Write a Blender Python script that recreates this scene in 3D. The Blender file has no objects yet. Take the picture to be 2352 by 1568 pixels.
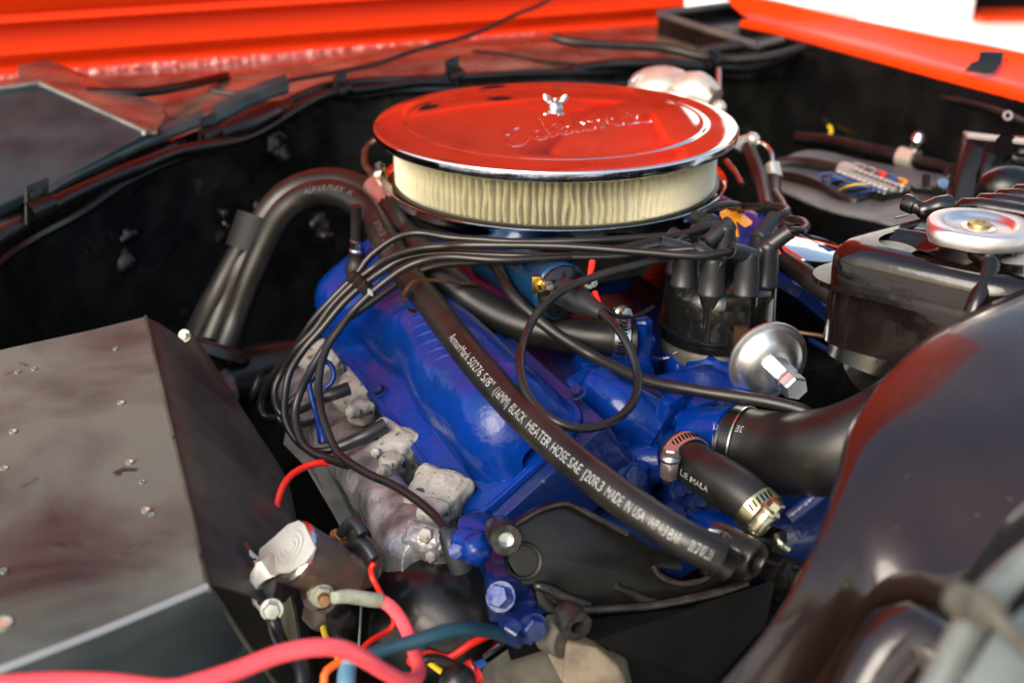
import bpy, bmesh, math, random
from mathutils import Vector as V, Matrix, noise
random.seed(7)
sc = bpy.context.scene
R = math.radians
# ------------------------------------------------------------------ camera
PITCH = R(24.8); FPX = 2352*40/36
CAM = V((0, -1.1146, .275))
FW = V((0, math.cos(PITCH), -math.sin(PITCH))); UP = V((0, math.sin(PITCH), math.cos(PITCH))); RT = V((1, 0, 0))
def P(u, v, d):            # a point seen at (u, v) of the photograph, d metres away along the view axis
    return CAM + d*(FW + RT*((u-1176)/FPX) + UP*((784-v)/FPX))
def PL(u, v, o, n):        # where that line of sight meets a plane
    r = FW + RT*((u-1176)/FPX) + UP*((784-v)/FPX)
    return CAM + r*((o-CAM).dot(n)/r.dot(n))
def PZ(u, v, z): return PL(u, v, V((0, 0, z)), V((0, 0, 1)))
cd = bpy.data.cameras.new('camera'); cam = bpy.data.objects.new('camera', cd); sc.collection.objects.link(cam)
cam.location = CAM; cam.rotation_euler = (R(90)-PITCH, 0, 0)
cd.lens = 40; cd.sensor_width = 36; cd.clip_start = .02; cd.clip_end = 500
cd.dof.use_dof = True; cd.dof.focus_distance = .86; cd.dof.aperture_fstop = 5.0
sc.camera = cam
# ------------------------------------------------------------------ light
w = bpy.data.worlds.new('World'); sc.world = w; w.use_nodes = True
nt = w.node_tree; bg = nt.nodes['Background']
sky = nt.nodes.new('ShaderNodeTexSky'); sky.sky_type = 'NISHITA'; sky.sun_disc = False
SUN_EL, SUN_AZ = R(35), R(214)     # azimuth clockwise from +Y
sky.sun_elevation = SUN_EL; sky.sun_rotation = SUN_AZ; sky.air_density = 1.6; sky.dust_density = 4.0
nt.links.new(sky.outputs[0], bg.inputs[0]); bg.inputs[1].default_value = .15
sd = bpy.data.lights.new('sun', 'SUN'); sd.energy = 1.35; sd.angle = R(42); sd.color = (1, .97, .94)
so = bpy.data.objects.new('sun', sd); sc.collection.objects.link(so)
sdir = V((math.sin(SUN_AZ)*math.cos(SUN_EL), math.cos(SUN_AZ)*math.cos(SUN_EL), math.sin(SUN_EL)))
so.rotation_euler = sdir.to_track_quat('Z', 'Y').to_euler()
sc.view_settings.view_transform = 'Standard'; sc.view_settings.look = 'None'
sc.view_settings.exposure = 0.8; sc.view_settings.gamma = 1
sc.cycles.use_denoising = True
sc.cycles.max_bounces = 10; sc.cycles.diffuse_bounces = 5; sc.cycles.glossy_bounces = 6
sc.cycles.sample_clamp_indirect = 8
# ------------------------------------------------------------------ materials
MATS = {}
def mat(name, col, rough=.5, metal=0, col2=None, cs=40, cw=(.4, .65), bump=0, bs=200, bd=.001, rvar=0, coat=0, spec=.5,
        col3=None, c3s=15, c3w=(.6, .7), emis=0, det=4, cdist=0):
    m = bpy.data.materials.new(name); m.use_nodes = True; MATS[name] = m
    n = m.node_tree.nodes; l = m.node_tree.links; b = n['Principled BSDF']
    b.inputs['Base Color'].default_value = (*col, 1); b.inputs['Roughness'].default_value = rough
    b.inputs['Metallic'].default_value = metal; b.inputs['Coat Weight'].default_value = coat
    b.inputs['Coat Roughness'].default_value = .06
    b.inputs['Specular IOR Level'].default_value = spec
    tc = n.new('ShaderNodeTexCoord')
    def nz(scale, detail=4, dist=0):
        x = n.new('ShaderNodeTexNoise'); x.inputs['Scale'].default_value = scale; x.inputs['Detail'].default_value = detail
        x.inputs['Distortion'].default_value = dist
        l.new(tc.outputs['Object'], x.inputs['Vector']); return x.outputs['Fac']
    def ramp(f, a, bb):
        x = n.new('ShaderNodeMapRange'); x.inputs['From Min'].default_value = a; x.inputs['From Max'].default_value = bb
        l.new(f, x.inputs['Value']); return x.outputs['Result']
    cur = None
    if col2:
        mx = n.new('ShaderNodeMix'); mx.data_type = 'RGBA'
        l.new(ramp(nz(cs, det, cdist), *cw), mx.inputs['Factor'])
        mx.inputs['A'].default_value = (*col, 1); mx.inputs['B'].default_value = (*col2, 1); cur = mx.outputs['Result']
    if col3:
        mx = n.new('ShaderNodeMix'); mx.data_type = 'RGBA'
        l.new(ramp(nz(c3s, 6, .4), *c3w), mx.inputs['Factor'])
        if cur: l.new(cur, mx.inputs['A'])
        else: mx.inputs['A'].default_value = (*col, 1)
        mx.inputs['B'].default_value = (*col3, 1); cur = mx.outputs['Result']
    if cur: l.new(cur, b.inputs['Base Color'])
    if rvar:
        x = n.new('ShaderNodeMapRange'); l.new(nz(18, 6, .5), x.inputs['Value'])
        x.inputs['From Min'].default_value = .3; x.inputs['From Max'].default_value = .7
        x.inputs['To Min'].default_value = max(.02, rough-rvar); x.inputs['To Max'].default_value = min(1, rough+rvar)
        l.new(x.outputs['Result'], b.inputs['Roughness'])
    if bump:
        x = n.new('ShaderNodeBump'); x.inputs['Strength'].default_value = bump; x.inputs['Distance'].default_value = bd
        l.new(nz(bs, 5), x.inputs['Height']); l.new(x.outputs['Normal'], b.inputs['Normal'])
        if coat: l.new(x.outputs['Normal'], b.inputs['Coat Normal'])
    return m
CASTR = mat('brown_casting_edge', (.010, .009, .008), .32, .1, (.034, .028, .023), 90, (.4, .7), .4, 420, .0006, .08)  # lighter and browner than the plate's black
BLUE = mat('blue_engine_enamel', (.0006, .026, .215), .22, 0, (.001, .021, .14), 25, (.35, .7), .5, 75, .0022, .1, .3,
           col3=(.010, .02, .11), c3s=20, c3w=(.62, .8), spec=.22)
BLUED = mat('blue_enamel_dirty_shaded', (.0015, .016, .115), .34, 0, (.005, .013, .06), 30, (.35, .7), .5, 160, .0015, .1, .3,
            col3=(.12, .1, .09), c3s=60, c3w=(.68, .74))  # dirt specks, plus the shade of lower engine parts as a darker blue
RUB = mat('rubber_black', (.0065, .0062, .0058), .37, 0, (.017, .0145, .0125), 30, (.4, .7), .12, 900, .0004, .08)
TAPE = mat('black_tape', (.006, .006, .006), .55, spec=.25)
RUBC = mat('rubber_cable', (.0075, .0075, .0075), .30, 0, (.016, .0145, .013), 25, (.4, .7), .08, 600, .0003, .05)
RUBB = mat('rubber_boot', (.012, .0145, .018), .34, 0, (.020, .022, .024), 20, (.4, .7), .08, 500, .0003, .06)
BAKE = mat('glossy_bakelite', (.006, .006, .005), .2, 0, None, bump=.05, bs=120, coat=.5)
BLK = mat('black_paint_gloss', (.004, .004, .0042), .22, 0, (.008, .0075, .007), 14, (.4, .7), .25, 90, .001, .1)
BLKW = mat('black_paint_wall', (.0045, .005, .0044), .36, 0, (.012, .013, .0115), 22, (.45, .7), .6, 55, .004, .16, spec=.45,
           col3=(.03, .031, .029), c3s=30, c3w=(.66, .74))
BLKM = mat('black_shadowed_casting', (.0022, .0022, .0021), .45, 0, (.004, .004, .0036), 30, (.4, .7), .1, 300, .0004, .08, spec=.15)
BLKS = mat('black_paint_satin', (.0035, .0036, .004), .28, 0, (.008, .008, .008), 20, (.4, .7), .2, 120, .001, .1)
CAST = mat('black_casting', (.0022, .0022, .002), .3, 0, (.005, .0048, .0042), 60, (.4, .7), .15, 900, .0003, .1, spec=.3)
COWL = mat('cowl_paint_reflections', (.045, .038, .032), .26, 0, (.19, .15, .12), 14, (.35, .65), .15, 60, .001, .1, .5)  # reflections of hood and sky on black paint, put into brown and beige
TANK = mat('tank_paint', (.005, .0032, .003), .13, 0, (.013, .006, .005), 22, (.4, .7), .25, 60, .0012, .06, .2)
SHRD = mat('support_paint_hood_tint', (.012, .006, .005), .22, 0, (.026, .013, .0105), 12, (.35, .7), .15, 80, .001, .06, .5,
           col3=(.07, .06, .06), c3s=130, c3w=(.70, .75))  # black paint tinted red-brown to carry the hood's reflection
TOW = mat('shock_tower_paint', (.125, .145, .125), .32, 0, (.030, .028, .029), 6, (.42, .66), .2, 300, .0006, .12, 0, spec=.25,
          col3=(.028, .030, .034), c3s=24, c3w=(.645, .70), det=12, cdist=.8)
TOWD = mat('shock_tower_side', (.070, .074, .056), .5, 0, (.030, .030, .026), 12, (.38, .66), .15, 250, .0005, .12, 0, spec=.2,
           col3=(.02, .019, .02), c3s=34, c3w=(.64, .68), det=10, cdist=.6)  # tower paint darkened: shade of the engine side put into the colour
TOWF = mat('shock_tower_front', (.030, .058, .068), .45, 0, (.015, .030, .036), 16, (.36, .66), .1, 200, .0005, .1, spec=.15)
TOWF2 = mat('tower_front_shade', (.036, .044, .047), .36, 0, (.016, .020, .022), 14, (.36, .66), .15, 200, .0005, .1, spec=.4,
           col3=(.07, .075, .07), c3s=50, c3w=(.64, .72))  # tower front's shade put into a darker grey
FADED = mat('faded_print', (.09, .08, .08), .6)
GRYT = mat('grey_tower_top', (.07, .075, .085), .4, 0, (.12, .105, .08), 18, (.45, .7), .1, 200, .0005, .1)
RED = mat('orange_red_paint', (.80, .05, .004), .3, 0, None, bump=.05, bs=30, coat=.35, spec=.3)
REDH = mat('orange_red_underside', (.95, .046, .003), .35, 0, None, bump=.1, bs=30, bd=.002, coat=0, spec=.15)
SEAL = mat('red_seam_sealer', (.78, .04, .008), .12, 0, None, bump=1, bs=60, bd=.010, coat=1, spec=1)
SEAL.node_tree.nodes['Principled BSDF'].inputs['Coat IOR'].default_value = 2.4
LIDM = mat('dimmed_chrome', (.80, .78, .76), .05, .98, (.72, .69, .66), 30, (.4, .7), .04, 14, .002, .02)  # base darkened to deepen the hood's reflection in the lid
PATCH = mat('scuffed_white_metal', (.62, .60, .54), .42, .55, (.5, .48, .42), 50, (.4, .7), .1, 300, .0003, .06)
CHR = mat('chrome', (.86, .84, .82), .045, 1, None, bump=.03, bs=12, bd=.002)
CHRD = mat('chrome_pitted', (.62, .66, .72), .10, 1, (.25, .27, .33), 120, (.4, .7), .3, 400, .0004, .08)
ZINC = mat('zinc_plate', (.62, .62, .6), .26, 1, (.4, .4, .38), 90, (.4, .7), .15, 300, .0003, .1)
ZINCY = mat('yellow_zinc', (.66, .58, .32), .28, 1, (.5, .52, .44), 90, (.4, .7), .15, 300, .0003, .1)
ALU = mat('aluminium', (.72, .73, .74), .22, 1, (.5, .51, .53), 60, (.4, .7), .1, 300, .0003, .1)
ALUC = mat('dirty_aluminium', (.14, .14, .12), .5, .5, (.07, .07, .055), 60, (.4, .7), .3, 300, .0005, .1)
MANI = mat('flaked_manifold_paint', (.30, .29, .26), .55, .05, (.15, .135, .105), 50, (.5, .66), .8, 260, .0012, .15, 0,
           col3=(.03, .026, .022), c3s=150, c3w=(.60, .66))
SILV = mat('silver_manifold_paint', (.42, .41, .42), .32, .5, (.14, .13, .13), 40, (.4, .66), .8, 230, .0015, .12, 0,
           col3=(.04, .035, .03), c3s=120, c3w=(.68, .73))
STRAP = mat('pale_grey_steel', (.2, .225, .21), .5, .3, (.12, .14, .13), 50, (.4, .7), .2, 300, .0004)
PAPER = mat('filter_paper', (.48, .44, .24), .85, 0, (.33, .30, .15), 60, (.4, .7), .2, 500, .0004)
WIRE = mat('screen_wire', (.75, .71, .55), .45, .5, (.5, .22, .03), 45, (.68, .74))
URE = mat('black_urethane', (.012, .012, .011), .4)
BRASS = mat('brass', (.62, .42, .12), .28, 1, (.45, .3, .1), 90)
COPP = mat('copper_stud', (.55, .27, .10), .38, .9, (.35, .2, .1), 200, (.4, .7), .3, 600, .0003)
BAKB = mat('brown_bakelite', (.12, .08, .058), .28, 0, (.075, .05, .038), 25, (.4, .7), .1, 200, .0004, .06)
LUG = mat('corroded_lug', (.33, .35, .28), .55, .3, (.2, .22, .17), 120, (.4, .7), .4, 400, .0005)
PINK = mat('red_cable_sheath', (.95, .10, .12), .26, 0, None, bump=.05, bs=60, coat=.25)
TEAL = mat('teal_hose', (.005, .042, .066), .45, 0, (.012, .055, .075), 30, (.4, .7), .15, 200, .0005)
TEALD = mat('dark_teal_hose', (.012, .05, .06), .45, 0, (.02, .06, .07), 30)
LBLUE = mat('light_blue_hose', (.10, .22, .32), .45)
RWIRE = mat('red_wire', (.75, .02, .01), .32)
OWIRE = mat('orange_wire', (.9, .13, .01), .4)
YWIRE = mat('yellow_wire', (.8, .55, .03), .4)
BWIRE = mat('blue_wire', (.02, .075, .26), .4)
COIL = mat('coil_blue', (.005, .048, .125), .25, .3, None, coat=.5)
ORNG = mat('orange_plastic', (.8, .28, .01), .3)
DUST = mat('dusty_casting', (.10, .092, .072), .75, .1, (.05, .048, .042), 50, (.4, .65), .5, 300, .0008, 0, 0,
           col3=(.15, .11, .065), c3s=60, c3w=(.55, .7))
TAN = mat('dusty_tan_plate', (.16, .13, .09), .8, 0, (.09, .072, .052), 60, (.4, .65), .4, 300, .0006)
CREAM = mat('cream_paint', (.7, .66, .56), .15, .6)
CLIPB = mat('brown_spring_steel', (.11, .055, .03), .4, .7, (.07, .04, .025), 80)
WHITEP = mat('white_print', (.30, .31, .31), .6, 0, (.12, .12, .12), 500, (.5, .7))
BRUSH = mat('brushed_aluminium', (.80, .81, .82), .36, 1, (.6, .61, .63), 60, (.4, .7), .1, 300, .0003, .08)
SHELL = mat('cap_aluminium', (.86, .80, .78), .36, 1, (.72, .58, .55), 40, (.5, .75), .2, 200, .0006, .08)
PLATE = mat('pale_plastic_plate', (.32, .29, .285), .4)
CONC = mat('pale_concrete', (.72, .70, .66), .8, 0, (.6, .58, .55), 3)
WWALL = mat('white_wall', (.85, .85, .85), .7)
DARK = mat('dark_doorway', (.006, .005, .006), .7, spec=0)
PNKM = mat('primer_pink_steel', (.58, .46, .42), .3, .85, (.48, .40, .37), 60)
FLUX = mat('bare_lead_patch', (.35, .36, .33), .35, .6, (.2, .2, .18), 60)
# ------------------------------------------------------------------ objects
COL = sc.collection
def thing(name, label, cat, loc, group=None):
    o = bpy.data.objects.new(name, None); COL.objects.link(o); o.location = loc; o.empty_display_size = .02
    o['label'] = label; o['category'] = cat
    if group: o['group'] = group
    return o
def tag(o, label, cat, group=None):
    o['label'] = label; o['category'] = cat
    if group: o['group'] = group
    return o
def worldloc(o):
    p = V((0, 0, 0))
    while o: p += o.location; o = o.parent
    return p
def rebase(o):                       # put a mesh object's origin at its own centre
    me = o.data
    if not len(me.vertices): return
    c = sum((v.co for v in me.vertices), V((0, 0, 0)))/len(me.vertices)
    me.transform(Matrix.Translation(-c)); o.location += c
class MB:
    def __init__(s): s.bm = bmesh.new()
    def face(s, vs):
        try: return s.bm.faces.new(vs)
        except ValueError: return None
    def box(s, c, ax, ay, az, bev=0):        # centre and three half-axis vectors
        b = bmesh.new()
        vs = [b.verts.new(c+ax*i+ay*j+az*k) for i in (-1, 1) for j in (-1, 1) for k in (-1, 1)]
        for q in ((0, 1, 3, 2), (4, 6, 7, 5), (0, 4, 5, 1), (2, 3, 7, 6), (0, 2, 6, 4), (1, 5, 7, 3)): b.faces.new([vs[i] for i in q])
        s._merge(b, bev); return s
    def _merge(s, b, bev=0, seg=2):
        bmesh.ops.recalc_face_normals(b, faces=b.faces)
        if bev: bmesh.ops.bevel(b, geom=[e for e in b.edges if len(e.link_faces) == 2 and e.calc_face_angle(0) > .5], offset=bev, segments=seg, affect='EDGES', profile=.6)
        me = bpy.data.meshes.new('t'); b.to_mesh(me); s.bm.from_mesh(me); bpy.data.meshes.remove(me); b.free()
    def prism(s, pts, vec, bev=0, seg=2):
        b = bmesh.new(); A = [b.verts.new(p) for p in pts]; B = [b.verts.new(p+vec) for p in pts]
        b.faces.new(A); b.faces.new(B[::-1])
        for i in range(len(A)): b.faces.new((A[i], B[i], B[(i+1) % len(A)], A[(i+1) % len(A)]))
        s._merge(b, bev, seg); return s
    def tube(s, pts, r, seg=14, n=None, caps=True, smooth=True):
        pts = [V(p) for p in pts]
        L, rs = (spline(pts, r, n) if smooth else (pts, rlist(r, len(pts))))
        fr = frames(L); prev = None; rings = []
        for p, (t, x, y), rr in zip(L, fr, rs):
            rings.append([s.bm.verts.new(p + (x*math.cos(a)+y*math.sin(a))*rr) for a in (2*math.pi*k/seg for k in range(seg))])
        for a, b in zip(rings, rings[1:]):
            for k in range(seg): s.face((a[k], a[(k+1) % seg], b[(k+1) % seg], b[k]))
        if caps: s.face(rings[0][::-1]); s.face(rings[-1])
        return s
    def lathe(s, prof, o, ax, seg=32, start=0, sweep=2*math.pi, hexa=None):   # prof: (r, h)
        ax = ax.normalized(); x = ax.orthogonal().normalized(); y = ax.cross(x)
        rings = []; full = sweep > 6.28; cnt = seg if full else seg+1
        for r, h in prof:
            if r < 1e-6: rings.append([s.bm.verts.new(o+ax*h)])
            else: rings.append([s.bm.verts.new(o+ax*h+(x*math.cos(a)+y*math.sin(a))*r) for a in (start+sweep*k/seg for k in range(cnt))])
        for a, b in zip(rings, rings[1:]):
            for k in range(seg):
                k2 = (k+1) % cnt
                if len(a) == 1 and len(b) == 1: continue
                if len(a) == 1: s.face((a[0], b[k2], b[k]))
                elif len(b) == 1: s.face((a[k], a[k2], b[0]))
                else: s.face((a[k], a[k2], b[k2], b[k]))
        return s
    def grid(s, rows, thick=None, vec=None):
        g = [[s.bm.verts.new(p) for p in r] for r in rows]
        for a, b in zip(g, g[1:]):
            for k in range(len(a)-1): s.face((a[k], a[k+1], b[k+1], b[k]))
        if thick:
            h = [[s.bm.verts.new(p+vec*thick) for p in r] for r in rows]
            for a, b in zip(h, h[1:]):
                for k in range(len(a)-1): s.face((a[k], b[k], b[k+1], a[k+1]))
            def rim(i, j): s.face((g[i[0]][i[1]], g[j[0]][j[1]], h[j[0]][j[1]], h[i[0]][i[1]]))
            m, q = len(rows), len(rows[0])
            for k in range(q-1): rim((0, k), (0, k+1)); rim((m-1, k), (m-1, k+1))
            for k in range(m-1): rim((k, 0), (k+1, 0)); rim((k, q-1), (k+1, q-1))
        return s
    def hexb(s, o, ax, r, h, washer=0, dome=.15):
        ax = ax.normalized()
        if washer: s.lathe([(0, 0), (washer, 0), (washer, h*.22), (0, h*.22)], o, ax, 20)
        s.lathe([(r*.98, 0), (r, h*.1), (r, h*.85), (r*.88, h), (0, h+h*dome*.3)], o, ax, 6); return s
    def ball(s, c, r, sub=2, sc_=None):
        m = Matrix.Translation(c) @ (Matrix.Diagonal((*sc_, 1)) if sc_ else Matrix.Identity(4))
        bmesh.ops.create_icosphere(s.bm, subdivisions=sub, radius=r, matrix=m); return s
    def jitter(s, amp, freq, seed=0):
        s.bm.normal_update()
        for v in s.bm.verts: v.co += v.normal*amp*noise.noise(v.co*freq+V((seed, 0, 0)))
        return s
    def build(s, name, m, parent=None, ang=40, flat=False, sub=0, stuff=False):
        bmesh.ops.recalc_face_normals(s.bm, faces=s.bm.faces)
        me = bpy.data.meshes.new(name); s.bm.to_mesh(me); s.bm.free()
        if not flat:
            for p in me.polygons: p.use_smooth = True
            me.set_sharp_from_angle(angle=R(ang))
        me.materials.append(m)
        o = bpy.data.objects.new(name, me); COL.objects.link(o)
        if parent: o.parent = parent; o.location = -worldloc(parent)
        rebase(o)
        if sub: mod = o.modifiers.new('s', 'SUBSURF'); mod.levels = sub; mod.render_levels = sub
        if stuff: o['kind'] = 'stuff'
        return o
def rlist(r, n): return list(r) if isinstance(r, (list, tuple)) else [r]*n
def spline(pts, r, n=None):
    rs = rlist(r, len(pts)); out = []; ro = []
    if len(pts) == 2:
        k = n or 2
        for i in range(k+1): out.append(pts[0].lerp(pts[1], i/k)); ro.append(rs[0]+(rs[1]-rs[0])*i/k)
        return out, ro
    for i in range(len(pts)-1):
        p0 = pts[max(i-1, 0)]; p1 = pts[i]; p2 = pts[i+1]; p3 = pts[min(i+2, len(pts)-1)]
        k = n or max(2, min(14, int((p2-p1).length/.006)))
        for j in range(k):
            t = j/k
            out.append(.5*((2*p1)+(p2-p0)*t+(2*p0-5*p1+4*p2-p3)*t*t+(3*p1-p0-3*p2+p3)*t**3)); ro.append(rs[i]+(rs[i+1]-rs[i])*t)
    out.append(pts[-1]); ro.append(rs[-1]); return out, ro
def frames(L):
    out = []; x = None
    for i, p in enumerate(L):
        t = (L[min(i+1, len(L)-1)]-L[max(i-1, 0)]).normalized()
        if x is None: x = t.orthogonal().normalized()
        x = (x - t*x.dot(t)).normalized(); out.append((t, x, t.cross(x)))
    return out
def tube(name, pts, r, m, parent=None, **k): return MB().tube(pts, r, **k).build(name, m, parent)
def lathe(name, prof, o, ax, m, parent=None, seg=32, **k): return MB().lathe(prof, o, ax, seg, **k).build(name, m, parent)
def text_bm(s, size, extrude=0, shear=0, cuts=4, bold=0):
    cu = bpy.data.curves.new('t', 'FONT'); cu.body = s; cu.size = size; cu.extrude = extrude; cu.shear = shear; cu.resolution_u = 3; cu.offset = bold
    ob = bpy.data.objects.new('t', cu); COL.objects.link(ob); dg = bpy.context.evaluated_depsgraph_get(); dg.update()
    me = bpy.data.meshes.new_from_object(ob.evaluated_get(dg)); bpy.data.objects.remove(ob); bpy.data.curves.remove(cu)
    b = bmesh.new(); b.from_mesh(me); bpy.data.meshes.remove(me)
    for k in range(cuts):
        bmesh.ops.bisect_plane(b, geom=b.verts[:]+b.edges[:]+b.faces[:], plane_co=(0, size*.8*(k+.5)/cuts-.05*size, 0), plane_no=(0, 1, 0))
    return b
def tube_text(s, pts, r, start, size, m, parent, off=0, roll=0, flip=False, stretch=1, bold=0):
    """print s along a tube's path on the side turned to the camera; off/roll = turn round the tube (rad) at start and per metre"""
    L, _ = spline([V(p) for p in pts], r); acc = [0]
    for a, b in zip(L, L[1:]): acc.append(acc[-1]+(b-a).length)
    bmx = text_bm(s, size, bold=bold); ymid = size*.35
    def at(d):
        d = max(0, min(acc[-1]-1e-6, d)); i = 0
        while acc[i+1] < d: i += 1
        f = (d-acc[i])/(acc[i+1]-acc[i]); t = (L[min(i+2, len(L)-1)]-L[max(i-1, 0)]).normalized()
        return L[i].lerp(L[i+1], f), t
    for v in bmx.verts:
        x = v.co.x*stretch; y = v.co.y-ymid
        if flip: x, y = -x, -y
        p, t = at(start+x); view = (CAM-p); view = (view-t*view.dot(t)).normalized(); side = view.cross(t)   # side: right of travel seen from camera? sign below
        a = y/r + off + roll*x
        v.co = p + (view*math.cos(a) - side*math.sin(a)*-1)*(r+.00025)
    me = bpy.data.meshes.new('lettering'); bmx.to_mesh(me); bmx.free(); me.materials.append(m)
    o = bpy.data.objects.new('lettering', me); COL.objects.link(o)
    if parent: o.parent = parent; o.location = -worldloc(parent)
    rebase(o); return o
def px(p):
    q = p-CAM; d = q.dot(FW); return 1176+q.x/d*FPX, 784-q.dot(UP)/d*FPX
def print_at(chunks, pts, r, size, m, parent, off=0, flip=False, bold=0):
    """each chunk (words, u0, v0, u1, v1) is printed on the tube between the two places it has in the photograph"""
    L, _ = spline([V(p) for p in pts], r); acc = [0]
    for a, b in zip(L, L[1:]): acc.append(acc[-1]+(b-a).length)
    def arc(u, v):
        k = min(range(len(L)), key=lambda i: (px(L[i])[0]-u)**2+(px(L[i])[1]-v)**2); best = (1e9, acc[k])
        for i in (max(k-1, 0), min(k, len(L)-2)):
            for j in range(11):
                q = px(L[i].lerp(L[i+1], j/10)); e = (q[0]-u)**2+(q[1]-v)**2
                if e < best[0]: best = (e, acc[i]+(acc[i+1]-acc[i])*j/10)
        return best[1]
    for s, u0, v0, u1, v1 in chunks:
        b = text_bm(s, size, cuts=0); wd = max(v.co.x for v in b.verts)-min(v.co.x for v in b.verts); b.free()
        s0, s1 = arc(u0, v0), arc(u1, v1)
        tube_text(s, pts, r, s0, size, m, parent, off=off, flip=flip, stretch=abs(s1-s0)/wd, bold=bold)
def struct(o): o['kind'] = 'structure'; return o
def copyo(o, parent=None, loc=None, rot=None):
    c = o.copy(); COL.objects.link(c)
    if parent: c.parent = parent
    if loc is not None: c.location = loc
    if rot is not None: c.rotation_euler = rot
    return c
Z = V((0, 0, 1)); F = V((.41, -.912, 0)).normalized(); S = V((-F.y, F.x, 0))      # forward in the car, and across to the driver's side
C0 = P(1275, 784, 1).copy(); C0 = V((.0427, 0, 0))
def E(s, f, z): return C0 + S*s + F*f + Z*z
# ================================================================== SETTING BEYOND THE CAR
g = struct(MB().grid([[V((x, y, -.97)) for x in (-60, -3, 3, 60)] for y in (-60, -3, 6, 80)]).build('ground', CONC))
wb = thing('invented_building', 'invented white wall with a dark doorway, added for the glaring white behind the orange fender', 'building', V((3, 6, -.97)))  # invented wall, stands in for an overexposed background and a dark shape
wa = P(1500, 40, 7.45); wn = V((.1, -1, 0)).normalized(); wx = V((1, .1, 0)).normalized()
bc = PL(2214, 40, wa, wn); bc.z = 0
MB().box(bc-wx*4+Z*1.2, wx*4, wn*.1, Z*2.2).build('wall', WWALL, wb)
MB().box(bc+wx*4.4+Z*3.1, wx*4.4, wn*.1, Z*.6).build('wall_above_doorway', WWALL, wb)
MB().box(bc+wx*3.08-wn*.3+Z*.8, wx*3.2, wn*.05, Z*1.785).build('dark_opening', DARK, wb)
MB().box(bc+wx*3.02+Z*(-.955-bc.z), wx*3, wn*.2, Z*.016).build('threshold', RED, wb)
# ================================================================== CAR BODY
car = thing('car_body', 'orange-red car front end with the hood open over a black engine bay', 'car', V((.1, .3, -.9)))
# --- rear bulkhead (firewall) and the inner apron it runs into on the left: vertical sheets under the cowl seam
seam = [(-260, 700, .92), (-100, 622, 1.02), (0, 556, 1.10), (120, 480, 1.18), (300, 380, 1.27), (480, 300, 1.36), (600, 262, 1.42), (700, 216, 1.47), (760, 196, 1.50), (860, 186, 1.53),
        (1050, 178, 1.56), (1200, 170, 1.60), (1400, 165, 1.66), (1600, 158, 1.72), (1750, 150, 1.76), (1850, 125, 1.79), (1950, 92, 1.83)]
SP = [P(*q) for q in seam]; SL, _ = spline(SP, 1, 6)
rows = [[p + Z*(-.012-h) - F*0 + V((0, 0, 0)) for p in SL] for h in (-.012, .03, .1, .2, .3, .45, .7)]
m_ = MB().grid(rows)
for v_ in m_.bm.verts: v_.co += F*.012*noise.noise(v_.co*9)*(1)+F*.004*noise.noise(v_.co*30)
m_.build('bulkhead', BLKW, car, ang=60)
for (u, v, d, r_) in ((265, 590, 1.28, .022), (275, 555, 1.29, .018), (500, 515, 1.36, .02), (640, 330, 1.44, .014), (655, 350, 1.44, .012), (610, 480, 1.44, .016), (165, 565, 1.22, .02), (300, 640, 1.3, .014), (745, 520, 1.5, .015), (740, 545, 1.5, .012), (230, 520, 1.26, .01), (1840, 240, 1.78, .02)):
    n_ = PL(u, v, P(300, 400, 1.28), V((.82, -.57, 0))) if u < 600 else P(u, v, d)
    MB().ball(n_-F*.002, r_*.8, 3, (1, .38, 1.25)).jitter(.016, 45, u).jitter(.006, 140, v).build('sealer_lump', BLKS, car, ang=80)
# --- lip of the seam (rolled double edge) and the cowl behind
tube('seam_edge', [p+Z*.0 for p in SP], .0055, BLKS, car, seg=8)
tube('seam_sealer', [p-Z*.016+F*.004+V((0, 0, .003*math.sin(i*2.3))) for i, p in enumerate(SL[::4])], .0062, BLKS, car, seg=8)
hl = [P(-300, 205, 1.42), P(0, 182, 1.52), P(200, 173, 1.62), P(504, 140, 1.73), P(846, 104, 1.84), P(1257, 70, 1.95), P(1509, 48, 2.03), P(1800, 20, 2.14), P(1990, 5, 2.2)]
HL, _ = spline(hl, 1, 12)
def resamp(L, n):
    acc = [0]
    for a, b in zip(L, L[1:]): acc.append(acc[-1]+(b-a).length)
    out = []; j = 0
    for i in range(n):
        s_ = acc[-1]*i/(n-1)
        while j < len(acc)-2 and acc[j+1] < s_: j += 1
        out.append(L[j].lerp(L[j+1], (s_-acc[j])/max(1e-9, acc[j+1]-acc[j])))
    return out
a_ = resamp(SL, 60); b_ = resamp(HL, 60)
cr = []
for t in range(9):
    f = t/8; cr.append([a.lerp(b, f)+Z*(.010*math.sin(math.pi*f)+.003*noise.noise(a.lerp(b, f)*8)-.001) for a, b in zip(a_, b_)])
MB().grid(cr).build('cowl_panel', COWL, car, ang=70)
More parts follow.
